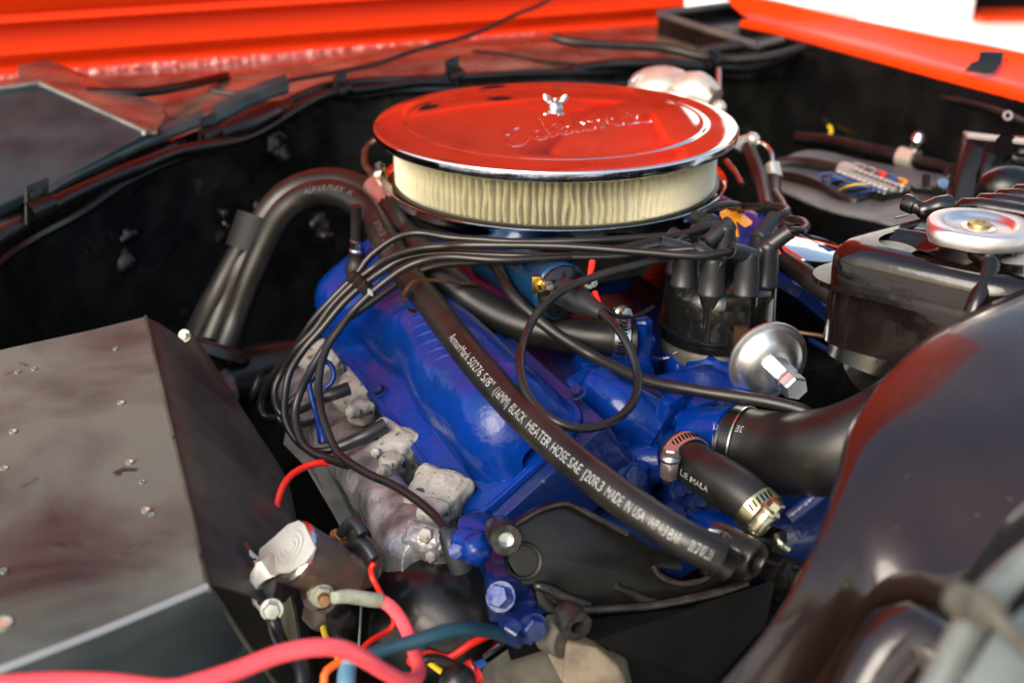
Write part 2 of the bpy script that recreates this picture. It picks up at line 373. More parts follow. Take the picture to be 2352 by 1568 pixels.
# --- open hood: hinged behind the cowl, underside with its cross member; rises forward over the bay
HU = (F*math.cos(R(56))+Z*math.sin(R(56))).normalized(); HN = S.cross(HU); HN = HN if HN.dot(F) > 0 else -HN
h0 = P(504, 140, 1.735); hs = S
def H(s, t, n=0): return h0 + hs*s + HU*t + HN*n
prof = [(-.006, -.004), (.0, .012), (.018, .016), (.024, .006), (.036, .002), (.044, .012), (.056, .014), (.085, -.014), (.098, -.010), (.104, .010), (.114, .014), (.122, .004), (.130, .010), (.150, .012)]
rowsh = []
for t_, n_ in prof: rowsh.append([H(s_, t_, n_) for s_ in [-.62+1.42*k/60 for k in range(61)]])
MB().grid(rowsh).build('hood_rear_member', REDH, car, ang=28)
seal = [[H(s_, t_, n_+.003+.0015*noise.noise(V((s_*30, t_*200, 3)))) for s_ in [-.33+.87*k/240 for k in range(241)]] for t_, n_ in ((-.003, .034), (.001, .033), (.005, .028), (.010, .022), (.016, .016), (.022, .012))]
ms = MB().grid(seal)
for v_ in ms.bm.verts: v_.co += (HN*.6+HU)*.0032*noise.noise(v_.co*V((1, 1, 1)).x*1+V((v_.co.x*70, v_.co.y*70, v_.co.z*90)))
ms.build('seam_sealer_bead', SEAL, car, ang=80)
# hood skin from the underside, with its punched inner frame (openings show the dark recesses between the ribs)
MB().grid([[H(s_, t_, -.03) for s_ in (-.62, 0, .8)] for t_ in (.12, .6, 1.15)], .004, HN*-1).build('hood_skin', REDH, car)
def bar(s0, t0, s1, t1, wd): 
    a, b = H(s0, t0, -.01), H(s1, t1, -.01); d_ = (b-a).normalized(); x = d_.cross(HN)
    return MB().box((a+b)/2, (b-a)/2, x*wd, HN*.018, .006)
for q in ((-.6, .18, .78, .18, .05), (-.6, 1.1, .78, 1.1, .05), (-.58, .15, -.58, 1.12, .05), (.76, .15, .76, 1.12, .05), (-.55, .2, .09, 1.08, .045), (.73, .2, .09, 1.08, .045), (.09, .2, .09, 1.08, .05), (-.3, .62, .48, .62, .04)):
    bar(*q).build('hood_rib', REDH, car, ang=30)
for s_, t_ in ((-.2, .19), (-.05, .18), (.1, .185), (.26, .18), (.4, .19), (.0, .5), (.22, .48), (.1, .75)):
    lathe('rib_hole', [(0, 0), (.022, 0), (.024, .001), (.024, -.004)], H(s_, t_, .009), HN, DARK, car, 20)
# --- driver's fender: inner lip strip, crown and outer top
f0, f1 = P(1950, 118, 1.6), P(2352, 222, 1.34); fd = (f1-f0).normalized()
lip = [P(1700, 46, 1.82), P(1790, 64, 1.75), P(1950, 106, 1.6), P(2150, 160, 1.455), P(2352, 212, 1.34), P(2640, 290, 1.19)]
top = [P(1660, -14, 1.90), P(1760, -1, 1.83), P(1950, 42, 1.68), P(2150, 84, 1.53), P(2352, 126, 1.41), P(2640, 196, 1.25)]
LL = resamp(spline(lip, 1, 10)[0], 40); TT = resamp(spline(top, 1, 10)[0], 40)
fr_ = [[p-Z*.012 for p in LL], [p-Z*.004+F*0 for p in LL], [p+S*.006+Z*.001 for p in LL], [p+S*.02+Z*.0 for p in LL]]
fr_ += [[a.lerp(b, f) + Z*(-.006*math.sin(math.pi*f)) for a, b in zip([p+S*.02 for p in LL], TT)] for f in (.3, .6, .85, 1)]
fr_ += [[p+S*x_+Z*z_ for p in TT] for x_, z_ in ((.012, -.001), (.03, -.008), (.06, -.03), (.09, -.08), (.1, -.3))]
MB().grid(fr_).build('fender', RED, car, ang=35)
# apron below the lip
MB().grid([[p+Z*(-.011-h)+S*.0+F*.0 for p in LL] for h in (0, .05, .15, .3, .6)]).build('inner_apron', BLKS, car, ang=60)
# rubber hood stop
hb = P(2250, 158, 1.40)
bmx_ = MB(); pts_ = [P(2212, 165, 1.395), P(2232, 142, 1.40), P(2245, 140, 1.405), P(2250, 119, 1.41), P(2286, 122, 1.41), P(2280, 145, 1.40), P(2262, 171, 1.39)]
bmx_.prism(pts_, S*.016-Z*0, .0015).build('hood_stop', RUB, car)
# --- cowl vent box with a light top rim (rear right)
vb = [P(1512, 32, 1.86), P(1740, 106, 1.72), P(1908, 62, 1.80), P(1700, 8, 1.95)]
dz = Z*-.055
MB().grid([[p for p in vb+vb[:1]], [p+dz for p in vb+vb[:1]]]).build('vent_box_side', BLKS, car, ang=20)
MB().grid([[vb[0]+dz*.35, vb[1]+dz*.35], [vb[3]+dz*.35, vb[2]+dz*.35]]).build('vent_box_floor', BLKW, car)
for a, b in zip(vb, vb[1:]+vb[:1]): MB().tube([a, b], .0055, seg=8, smooth=False).build('vent_box_rim', GRYT, car)
# --- heater tubes / wires draped along the back edge
def cable(name, label, pts, r, m, group=None, seg=12, cat='cable'):
    o = tube(name, [P(*q) for q in pts], r, m, seg=seg); return tag(o, label, cat, group)
cable('vent_hose', 'thick black hose curving along the right rear edge of the bay', [(1200, 230, 1.66), (1245, 195, 1.64), (1310, 165, 1.64), (1400, 149, 1.65), (1520, 147, 1.66), (1640, 155, 1.68), (1740, 153, 1.70), (1830, 125, 1.72), (1930, 95, 1.74), (1948, 82, 1.75)], .008, BLKS, cat='hose')
cable('wiring_loom', 'wrapped black loom looping above the hose at the right rear edge', [(1270, 85, 1.70), (1320, 98, 1.69), (1450, 106, 1.69), (1530, 112, 1.69), (1610, 130, 1.68), (1680, 138, 1.68), (1780, 128, 1.68), (1850, 108, 1.70), (1900, 88, 1.72), (1945, 70, 1.74)], .0065, RUB)
cable('wiring_loom', 'straight brownish black tube below the open vent box', [(1600, 120, 1.74), (1700, 105, 1.74), (1850, 85, 1.76), (1932, 68, 1.78)], .0075, RUB)
cable('cowl_cable', 'thin black cable drooping from the orange hood onto the brown cowl', [(1290, -20, 1.80), (1240, 12, 1.75), (1180, 36, 1.70), (1090, 78, 1.64), (960, 115, 1.58), (860, 148, 1.54), (740, 172, 1.50), (640, 190, 1.47), (560, 213, 1.45), (510, 214, 1.45), (488, 208, 1.45)], .0032, RUBC)
cable('cowl_cable', 'short thin cable lying on the brown cowl behind the air cleaner', [(1085, 118, 1.63), (1150, 124, 1.64), (1240, 140, 1.65), (1330, 148, 1.66)], .0025, RUBC)
cable('wiper_link', 'flat black rod lying on the cowl at the left', [(200, 212, 1.40), (330, 212, 1.42), (430, 196, 1.48), (520, 175, 1.58)], .006, BLKS, cat='rod')
# --- flat grey strips and clips on the seam
strip1 = [(60, 498, 1.13), (180, 425, 1.20), (330, 352, 1.27), (470, 300, 1.34)]
MB().grid([[P(u, v+6, d)+Z*.012 for u, v, d in strip1], [P(u, v-12, d+.01)+Z*.012 for u, v, d in strip1], [P(u, v-26, d+.03)+Z*.012 for u, v, d in strip1]], .004, Z*-1).build('seam_strip', TOWF, car, ang=20)
strip2 = [(497, 296, 1.35), (560, 262, 1.38), (620, 236, 1.42), (665, 222, 1.45)]
MB().grid([[P(u, v+4, d)+Z*.010 for u, v, d in strip2], [P(u, v-12, d+.01)+Z*.014 for u, v, d in strip2], [P(u-8, v-26, d+.03)+Z*.014 for u, v, d in strip2]], .004, Z*-1).build('seam_strip', TOWF, car, ang=20)
tube('bulge_hose', [P(505, 310, 1.335), P(560, 290, 1.36), P(620, 262, 1.40), P(668, 240, 1.43)], [.010, .016, .016, .006], BLKS, car)
def clip(u, v, d, s=1):
    o = thing('seam_clip', '', 'clip', P(u, v, d))
    ax = (P(u+20, v-9, d+.008)-P(u, v, d)).normalized(); upv = (Z*.9+V((0, .4, 0))).normalized(); n_ = ax.cross(upv)
    MB().box(P(u-4, v-26*s, d), ax*.012*s, upv*.016*s, n_*.0022, .001).build('tab', BLKS, o)
    MB().tube([P(u+2, v-10*s, d)+ax*x for x in (-.012*s, .012*s)], .0098*s, seg=12, smooth=False, caps=False).build('loop', BLKS, o)
    lathe('screw', [(.006*s, 0), (.006*s, .003), (0, .005)], P(u-6, v-38*s, d-.004), -n_ if n_.y > 0 else n_, BLKS, o, 12)
    return o
for (u, v, d, s, lb) in ((88, 492, 1.10, 1.15, 'black metal clip holding the loom at the far left of the bay'), (480, 322, 1.33, 1, 'black clip on the seam left of the wide grey strip'), (785, 218, 1.49, .9, 'black clip on the seam to the left rear of the air cleaner'), (1042, 186, 1.56, 1, 'black clip on the seam straight behind the air cleaner'), (1645, 150, 1.66, .8, 'clip joining the two hoses at the right rear edge'), (1880, 104, 1.70, .5, 'clip on the loom beside the orange fender corner')):
    c_ = clip(u, v, d, s); c_['label'] = lb; c_['group'] = 'clips on the rear edge of the bay'
tube_loom = cable('seam_loom', 'lumpy black wrapped loom along the left seam', [(-60, 590, 1.05), (0, 545, 1.08), (60, 510, 1.10), (130, 468, 1.14), (220, 425, 1.18), (310, 388, 1.22), (400, 352, 1.27), (480, 336, 1.31), (560, 320, 1.35), (620, 290, 1.39), (700, 240, 1.44), (760, 215, 1.48), (850, 205, 1.51), (960, 190, 1.54), (1050, 192, 1.56)], [.008, .0085, .007, .009, .0075, .009, .007, .008, .006, .007, .008, .007, .006, .007, .006], BLKS)
# --- dark panel with pale edge + brown duct at the upper left
pn = [P(-200, 218, 1.30), P(0, 208, 1.34), P(84, 196, 1.36), P(100, 200, 1.36), P(318, 300, 1.29), P(330, 310, 1.27), P(180, 390, 1.20), P(0, 470, 1.13), P(-200, 560, 1.03)]
MB().prism(pn, V((0, .0, -.012)), .003).build('hinge_cover', TOWF, car)
tube('panel_edge', [p+Z*.002 for p in pn[:6]], .0028, STRAP, car, seg=8)
dct = [[P(40, 190, 1.40), P(42, 150, 1.48), P(110, 138, 1.52)], [P(90, 196, 1.38), P(140, 160, 1.48), P(180, 165, 1.52)], [P(335, 305, 1.28), P(370, 240, 1.38), P(390, 270, 1.40)], [P(360, 300, 1.28), P(378, 270, 1.36), P(392, 290, 1.38)]]
MB().grid(dct, .004, Z*-1).build('hinge_duct', COWL, car, ang=30)
# --- passenger shock tower (left foreground): top with punched holes, engine side, front
T1, T2 = P(335, 727, .985), P(476, 1342, .645)
tt = [[P(-260, 870, .90), P(0, 804, .93), P(200, 760, .958), T1], [P(-260, 1130, .735), P(0, 1110, .74), P(200, 1080, .76), P(408, 1040, .79)], [P(-260, 1400, .62), P(0, 1350, .63), P(220, 1300, .65), P(445, 1210, .70)], [P(-260, 1606, .568)+Z*.003, P(0, 1508, .589)+Z*.003, P(240, 1416, .618)+Z*.003, P(474, 1322, .652)+Z*.001], [P(-260, 1630, .56), P(0, 1532, .581), P(240, 1440, .61), T2]]
def dense(rows, n, m):
    r1 = [resamp(spline(r, 1, 6)[0], n) for r in rows]; cols = [resamp(spline([r[i] for r in r1], 1, 6)[0], m) for i in range(n)]
    return [[cols[i][j] for i in range(n)] for j in range(m)]
tr = dense(tt, 30, 30)
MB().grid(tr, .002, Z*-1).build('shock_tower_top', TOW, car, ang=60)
ts = [[P(338, 726, .984), P(345, 728, .985)], [P(430, 792, 1.05), P(560, 900, 1.13)]]
sA = [T1, P(408, 1040, .79), P(445, 1210, .70), T2]; sB = [P(440, 800, 1.06), P(600, 1060, .92), P(640, 1200, .84), P(640, 1400, .72)]
sC = [P(450, 830, 1.12), P(640, 1120, 1.0), P(690, 1240, .92), P(690, 1450, .78)]
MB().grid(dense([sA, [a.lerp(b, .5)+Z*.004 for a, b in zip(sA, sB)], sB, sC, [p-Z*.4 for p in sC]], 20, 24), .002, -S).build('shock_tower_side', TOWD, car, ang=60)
fA = [P(-260, 1630, .56), P(0, 1533, .58), P(240, 1441, .609), P(476, 1343, .644)]
fB = [P(-260, 1950, .62), P(0, 1950, .62), P(400, 1800, .66), P(640, 1590, .72)]
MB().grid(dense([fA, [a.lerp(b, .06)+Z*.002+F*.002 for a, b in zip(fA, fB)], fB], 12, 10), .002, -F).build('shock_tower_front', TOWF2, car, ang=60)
tube('tower_edge', [T1, P(408, 1040, .79), P(447, 1210, .70), T2, P(490, 1362, .65), P(560, 1470, .68), P(645, 1585, .72)], .0016, TOWD, car, seg=8)
tube('tower_crease', [p-Z*.0012 for p in fA], .0024, mat('crease_highlight', (.3, .32, .33), .3, .3), car, seg=16)  # highlight along the crease, painted as a paler strip
for u, v, d in ((265, 802, .93), (78, 848, .90), (40, 855, .89), (278, 926, .86), (30, 992, .80), (298, 1062, .775), (10, 1077, .76), (335, 1172, .715), (348, 1184, .71), (326, 1108, .75), (8, 1312, .65), (5, 1432, .61)):
    big = .62 if (u, v) in ((335, 1172), (298, 1062), (278, 926), (30, 992), (10, 1077)) else .42
    if (u, v) == (5, 1432): big = 1.3
    pz = PL(u, v, T2, (tt[1][1]-tt[2][1]).cross(tt[1][1]-tt[1][2]).normalized()) if False else None
    # sit on the top sheet: nearest grid vertex height
    q = min((p for r in tr for p in r), key=lambda p: ((p-CAM).normalized()-(P(u, v, d)-CAM).normalized()).length)
    nn = V((.05, -.05, 1)).normalized(); dd = (P(u, v, 1)-CAM); q = CAM+dd*((q-CAM).dot(nn)/dd.dot(nn))
    lathe('punched_hole', [(.0045*big, -.0005), (.0042*big, .0012), (.0030*big, .0012), (.0028*big, -.002)], q, nn, LUG, car, 16)
    lathe('hole_plug', [(0, 0), (.0029*big, 0)], q+nn*.0004, nn, CREAM if big >= .6 and v > 900 else DARK, car, 12)
# --- driver's shock tower (right rear)
gt = [[P(1740, 405, 1.42), P(1850, 345, 1.50), P(2000, 372, 1.44), P(2210, 410, 1.36)], [P(1778, 428, 1.37), P(1900, 400, 1.40), P(2050, 450, 1.28), P(2230, 500, 1.18)], [P(1779, 432, 1.365), P(1900, 482, 1.25), P(2030, 512, 1.18), P(2190, 560, 1.10)]]
GT = dense(gt, 20, 14)
MB().grid(GT, .002, Z*-1).build('far_tower_top', GRYT, car, ang=60)
MB().grid([[p-Z*h+F*h*.1 for p in GT[-1]] for h in (0, .003, .05, .15, .4)]).build('far_tower_side', BLK, car, ang=60)
tube('far_tower_edge', GT[-1][::3], .002, STRAP, car, seg=8)
# ================================================================== AIR CLEANER
ac = thing('air_cleaner', 'round chromed air cleaner reflecting the orange hood, with a pleated cream filter', 'air cleaner', C0-Z*.07)
LIDP = [(.1765, -.0085), (.1785, -.0065), (.1790, -.0015), (.1782, .0002), (.1765, .0010), (.170, .0016), (.158, .0018), (.1500, .0022), (.1480, .0030), (.1460, .0038), (.1440, .0040), (.140, .0044),
        (.125, .0066), (.100, .0098), (.07, .0128), (.045, .0146), (.032, .0152), (.029, .0150), (.024, .0146), (.012, .0144), (0, .0144)]
def lidz(r):
    for (r1, z1), (r0, z0) in zip(LIDP, LIDP[1:]):
        if r0 <= r <= r1 and r1 < .1765: return z0+(z1-z0)*(r-r0)/max(1e-9, r1-r0)
    return 0
def fine(pr, k=3):
    L, _ = spline([V((a, b, 0)) for a, b in pr], 1, k); return [(max(0, p.x), p.y) for p in L]
lid = lathe('lid', fine(LIDP[2:]), C0, Z, LIDM, ac, 160)
lathe('rim', [(.1720, -.0100), (.1772, -.0095), (.1790, -.0080), (.1796, -.0062), (.1794, -.0016), (.1790, -.0014)], C0, Z, CHRD, ac, 160)
# embossed script on the lid, laid out as strokes that follow the dome
Lx = (PZ(1510, 266, .012)-PZ(1172, 315, .012)); LO = PZ(1176, 322, .012); Ll = Lx.length; Lx = Lx.normalized(); Ly = Z.cross(Lx)
tb = text_bm('Edelbrock', 1, shear=.35, cuts=0); xs = [v.co.x for v in tb.verts]; k_ = Ll/(max(xs)-min(xs)); tb.free()
strokes = [  # handwriting, x in letter widths, y in heights
 [(.75, .8), (.62, .98), (.35, .9), (.25, .66), (.45, .52), (.2, .45), (0, .22), (.12, 0), (.45, 0), (.8, .2), (1.0, .3)],
 [(1.5, .45), (1.2, .5), (1.05, .22), (1.2, 0), (1.45, .1), (1.62, .5), (1.85, 1.1)], [(1.85, 1.1), (1.6, .3), (1.7, 0), (1.95, .15), (2.15, .3)],
 [(2.15, .3), (2.4, .4), (2.3, .56), (2.1, .4), (2.15, .05), (2.45, .02), (2.75, .3)], [(2.7, .3), (3.05, .95), (2.98, 1.12), (2.8, .8), (2.75, .1), (2.95, .02), (3.15, .2)],
 [(3.3, 1.1), (3.2, .4), (3.2, .05), (3.45, 0), (3.6, .25), (3.5, .48), (3.3, .4)], [(3.6, .4), (3.85, .5), (3.95, .42), (3.85, .1), (4.0, .02)],
 [(4.05, .42), (4.2, .52), (4.15, .1), (4.3, .4), (4.5, .5)], [(4.75, .5), (4.55, .4), (4.55, .1), (4.75, .02), (4.92, .2), (4.85, .45), (4.72, .5)], [(5.35, .42), (5.15, .48), (5.02, .2), (5.15, .02), (5.4, .1)],
 [(5.7, 1.15), (5.55, .5), (5.5, .02)], [(5.9, .5), (5.6, .25), (5.95, .02), (6.15, .1)]]
lt = MB(); sx = Ll/6.1; sy = .044
for st in strokes:
    pp = []
    for x_, y_ in st:
        q = LO+Lx*(x_*sx*.92+y_*.008)+Ly*(y_*sy); q.z = 0; r_ = (q-V((C0.x, C0.y, 0))).length; pp.append(V((q.x, q.y, lidz(r_)+.0004)))
    lt.tube([q_-Z*.0062 for q_ in pp], .0068, seg=24)
lt.bm.verts.ensure_lookup_table()
lt.build('embossed_script', LIDM, ac, ang=80)
# wing nut
wn_ = C0+Z*.0145; wb_ = bpy.data.objects.new('wing_nut', None)
wm = MB().lathe([(.008, 0), (.0076, .002), (.0055, .005), (.0035, .0065), (0, .0065)], wn_, Z, 20)
nut = wm.build('wing_nut', ZINC, ac)
for sg in (-1, 1):
    o_ = wn_+V((sg*.0080, -.001, .0080)); m_ = MB(); ax_ = V((sg*.55, .5, .75)).normalized()
    m_.ball(V((0, 0, 0)), 1, 2); 
    for v_ in m_.bm.verts: v_.co = o_+V((sg*.62, -.15, .8)).normalized()*v_.co.x*.0058+V((.8*1, .0, -.62*sg)).normalized()*v_.co.y*.0034+V((.2, 1, 0)).normalized()*v_.co.z*.0016
    m_.build('wing', ZINC, ac)
MB().tube([wn_+V((0, 0, .0)), wn_+V((0, 0, .009))], .0028, seg=10, smooth=False).build('stud', ZINC, ac)
# filter element: two urethane rings, pleats one by one, woven wire screen
RF, ZT, ZB = .1605, -.006, -.0585
fe = MB().lathe([(.120, ZB-.002), (.162, ZB-.002), (.1645, ZB+.001), (.1645, ZB+.0035), (.160, ZB+.0045), (.120, ZB+.0045), (.120, ZB-.002)], C0, Z, 120).build('filter_ring', URE, ac)
MB().lathe([(.120, ZT), (.1615, ZT), (.1635, ZT-.003), (.160, ZT-.005), (.120, ZT-.005), (.120, ZT)], C0, Z, 120).build('filter_ring', URE, ac)
NP = 146; meshes = []
for k in range(9):
    bm = bmesh.new(); rnd = random.Random(k); ph = rnd.random()*6; amp = rnd.choice((.0006, .0012, .0018, .0026)); kink = rnd.uniform(.35, .65); ka = rnd.uniform(-.0012, .0012)
    rws = []
    for i in range(9):
        z = ZB+.004+(ZT-.004-ZB-.004)*i/8; f = i/8; off = amp*math.sin(f*math.pi*1.2+ph)*math.sin(math.pi*f)+ka*max(0, 1-abs(f-kink)/.35)
        wd = .0019+.0005*math.sin(f*5+ph); dp = RF-.0022-rnd.random()*.0006
        rws.append([bm.verts.new(V((dp-.016, -.0012+off*.3, z))), bm.verts.new(V((dp-.003, -wd*1.0+off, z))), bm.verts.new(V((dp-.0008, -wd*.75+off, z))), bm.verts.new(V((dp, off, z))), bm.verts.new(V((dp-.0008, wd*.75+off, z))), bm.verts.new(V((dp-.003, wd*1.0+off, z))), bm.verts.new(V((dp-.016, .0012+off*.3, z)))])
    for a, b in zip(rws, rws[1:]):
        for j in range(6): bm.faces.new((a[j], a[j+1], b[j+1], b[j]))
    me = bpy.data.meshes.new('pleat'); bm.to_mesh(me); bm.free(); me.materials.append(PAPER)
    for p_ in me.polygons: p_.use_smooth = True
    meshes.append(me)
ang = 0; rnd = random.Random(3)
for k in range(NP):
    ang = 2*math.pi*k/NP; dlt = ((ang-R(270)+math.pi) % (2*math.pi))-math.pi
    front = abs(dlt) < R(28)
    o = bpy.data.objects.new('pleat', rnd.choice(meshes if front else meshes[:6])); COL.objects.link(o); o.parent = ac
    o.location = C0-worldloc(ac); o.rotation_euler = (0, 0, ang+rnd.uniform(-.004, .004)*(1.6 if front else .6))
MB().lathe([(.143, ZB), (.143, ZT)], C0, Z, 80).build('pleat_gap_shade', URE, ac)  # black cylinder behind the pleats, paints the shade in their gaps
sw = MB(); NW = 560; h_ = ZT-ZB-.007; zb_ = ZB+.0035
cell = 2*math.pi*RF/NW; 
def sp(a, z): return C0+V((math.cos(a)*RF, math.sin(a)*RF, z))
rise = 1.8
for k in range(NW):
    for sg in (1, -1):
        a0 = 2*math.pi*k/NW; a1 = a0+sg*h_/rise/RF; n = 5
        # only the half turned outwards needs the finest wire; keep it all round, as flat ribbons
        rb = []
        for i in range(n+1):
            a = a0+(a1-a0)*i/n; z = zb_+h_*i/n; rad = V((math.cos(a), math.sin(a), 0)); tg = V((-math.sin(a)*sg, math.cos(a)*sg, rise)).normalized(); x = tg.cross(rad)*.00013
            p = sp(a, z)+rad*.0002*sg
            rb.append((sw.bm.verts.new(p-x), sw.bm.verts.new(p+rad*.0002), sw.bm.verts.new(p+x)))
        for a, b in zip(rb, rb[1:]): sw.bm.faces.new((a[0], a[1], b[1], b[0])); sw.bm.faces.new((a[1], a[2], b[2], b[1]))
sw.build('wire_screen', WIRE, ac, stuff=True)
# base pan
PANP = [(.03, -.064), (.120, -.064), (.145, -.0605), (.160, -.0585), (.163, -.0590), (.1655, -.0555), (.1690, -.0520), (.1712, -.0500), (.1722, -.0502), (.1718, -.0520), (.1695, -.0560), (.167, -.0625), (.158, -.069), (.14, -.072), (.06, -.076)]
lathe('base_pan', fine(PANP, 2), C0-Z*.004, Z, CHR, ac, 140)
lathe('carburettor_neck', [(.045, -.07), (.045, -.13), (.06, -.13), (.06, -.16)], C0, Z, ALUC, ac, 40)
# ================================================================== ENGINE
eng = thing('engine', 'blue painted V8 engine with flaking pale exhaust manifold', 'engine', C0-Z*.4)
# passenger valve cover frame
VO = P(722, 735, 1.16); VF = (P(1085, 1215, .8205)-VO).normalized(); VC = V((.745, .34, .573)).normalized(); VC = (VC-VF*VC.dot(VF)).normalized(); VN = VF.cross(VC); VN = VN if VN.z > 0 else -VN
#                         # rear lower corner of the flange
def Q(a, c, n=0): return VO+VF*a+VC*c+VN*n
LV, WV = .4125, .1175
fl = []
def rr(a0, a1, c0, c1, r, k=5):
    out = []
    for (ca, cc, s0) in ((a1-r, c1-r, 0), (a0+r, c1-r, 90), (a0+r, c0+r, 180), (a1-r, c0+r, 270)):
        for i in range(k+1):
            t = R(s0+90*i/k); out.append((ca+r*math.cos(t), cc+r*math.sin(t)))
    return out
vc = MB().prism([Q(a, c) for a, c in rr(0, LV, 0, WV, .022)], VN*.0045, .0012).build('valve_cover', BLUE, eng)
# body: heightfield above the flange with stepped rear part and rounded shoulders
def sst(x): x = max(0, min(1, x)); return x*x*(3-2*x)
def hgt(a, c):
    # outline inset varies along the cover; shoulders near the bolts pull in
    e0 = .024-.021*(1-sst((a-.085)/.03))+.008*math.exp(-((a-.215)/.03)**2); e1 = .013+.010*math.exp(-((a-.215)/.03)**2)
    ul, ur, ub, uf = [1-max(0, min(1, x)) for x in ((c-e0)/.046, (WV-.003-c)/.026, (a-.008)/.050, (LV-.005-a)/.046)]
    q_ = (max(ul, ur)**2.4+max(ub, uf)**2.4)**(1/2.4)
    s = max(0, 1-min(1, q_)**2.3)**.5
    top = .046-.004*sst((a-.08)/.03)+.008*sst((a-.15)/.10)-.003*sst((a-.36)/.05)
    top += .0015*noise.noise(V((a*35, c*35, 0)))
    top += -.012*math.exp(-((a-.245)/.022)**2)*sst((.06-c)/.04)
    top += .004*math.sin(a*30)*sst((.07-c)/.05)
    return s*top
rows = []
for i in range(91):
    a = .006+(LV-.012)*i/90
    rows.append([Q(a, .006+(WV-.012)*j/44, .0043+hgt(a, .006+(WV-.012)*j/44)) for j in range(45)])
MB().grid(rows).build('cover_body', BLUE, vc, ang=80)
# embossed lettering on the cover side
lb = text_bm('POWERED BY FORD', .030, cuts=0, bold=.0006); lo = MB()
for fc in lb.faces: pass
def on_cover(a, c): return Q(a, c, .0043+hgt(a, c))
lb.free()
let = MB()
def onv(u, v):
    q = PL(u, v, Q(0, 0, .048), VN)-VO; return on_cover(q.dot(VF), q.dot(VC))
for k in range(6):        # ridges of the embossed letters, softened by thick paint
    u0, v0, u1, v1 = 930+14*k, 746+19*k, 986+14*k, 731+18*k
    let.tube([onv(u0, v0)-VN*.0026, onv((u0+u1)/2, (v0+v1)/2-2)-VN*.0022, onv(u1, v1)-VN*.0026], [.0026, .0036, .0026], seg=12)
let.build('embossed_lettering', BLUE, vc, ang=80)
tube('flange_bead', [Q(a, c, .0042) for a, c in rr(.004, LV-.004, .004, WV-.004, .02)]+[Q(LV-.004, WV-.024, .0042)], .0014, BLUE, vc, seg=6, smooth=False)
for u, v in ((876, 900), (1034, 1096), (768, 748), (1330, 905)):
    b0_ = PL(u, v, Q(0, 0, .0045), VN)
    lathe('bolt', [(.0070, .0), (.0070, .0016), (.0052, .002)], b0_, VN, BLUED, vc, 18)
    MB().hexb(b0_+VN*.0016, VN, .0050, .0052).build('bolt_head', BLUED, vc, ang=20)
for u, v in ((804, 845), (935, 1024)): MB().ball(PL(u, v, Q(0, 0, 0), VN), .0062, 2, (1, 1, .8)).build('gasket_tab', BLUED, vc)
# oil filler / ventilation grommet at the rear of the cover
gp = P(820, 612, 1.075); gx = (Z*.97+V((.05, -.1, 0))).normalized()
pcv = thing('breather_valve', 'black rubber grommet with a silver valve on the blue valve cover', 'valve', gp)
lathe('grommet', [(.0112, -.006), (.0112, .002), (.0085, .006), (.0074, .012), (.0072, .016)], gp, gx, RUB, pcv, 28)
lathe('valve_body', [(.0064, .014), (.0072, .016), (.0072, .018), (.0060, .0192), (.0060, .0245), (.0066, .0255), (.0064, .028), (.004, .029)], gp, gx, ZINC, pcv, 28)
tube('hose_stub', [gp+gx*.028, gp+gx*.045, gp+gx*.062], .0054, RUB, pcv)
# cylinder head, intake and block below
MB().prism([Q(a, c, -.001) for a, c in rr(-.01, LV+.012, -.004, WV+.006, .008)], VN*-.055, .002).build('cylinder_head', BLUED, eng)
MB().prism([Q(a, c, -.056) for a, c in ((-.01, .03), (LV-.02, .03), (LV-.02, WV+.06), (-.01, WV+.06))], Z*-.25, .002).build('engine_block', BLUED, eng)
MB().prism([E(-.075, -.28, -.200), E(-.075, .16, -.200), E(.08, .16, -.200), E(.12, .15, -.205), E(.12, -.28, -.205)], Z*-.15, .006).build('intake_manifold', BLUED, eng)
MB().box(E(.01, .01, -.115), S*.055, F*.075, Z*.030, .008).build('carburettor_body', ALUC, eng)
MB().prism([E(-.04, -.08, -.10), E(-.04, .08, -.10), E(.05, .08, -.10), E(.05, -.08, -.10)], Z*-.06, .004).build('carburettor_base', BLUED, eng)
# ------------------------------------------------------------------ added light-blocking floor, and frame rails (dark, deep below)
MB().box(V((.1, .1, -.72)), V((1.3, 0, 0)), V((0, 1.5, 0)), Z*.01).build('light_block_floor', BLKW, car)  # unseen dark slab added to keep light out of the bay
MB().box(E(-.38, .1, -.50), S*.05, F*.7, Z*.06, .01).build('frame_rail', BLKS, car)
MB().box(E(.38, .1, -.50), S*.05, F*.7, Z*.06, .01).build('frame_rail', BLKS, car)
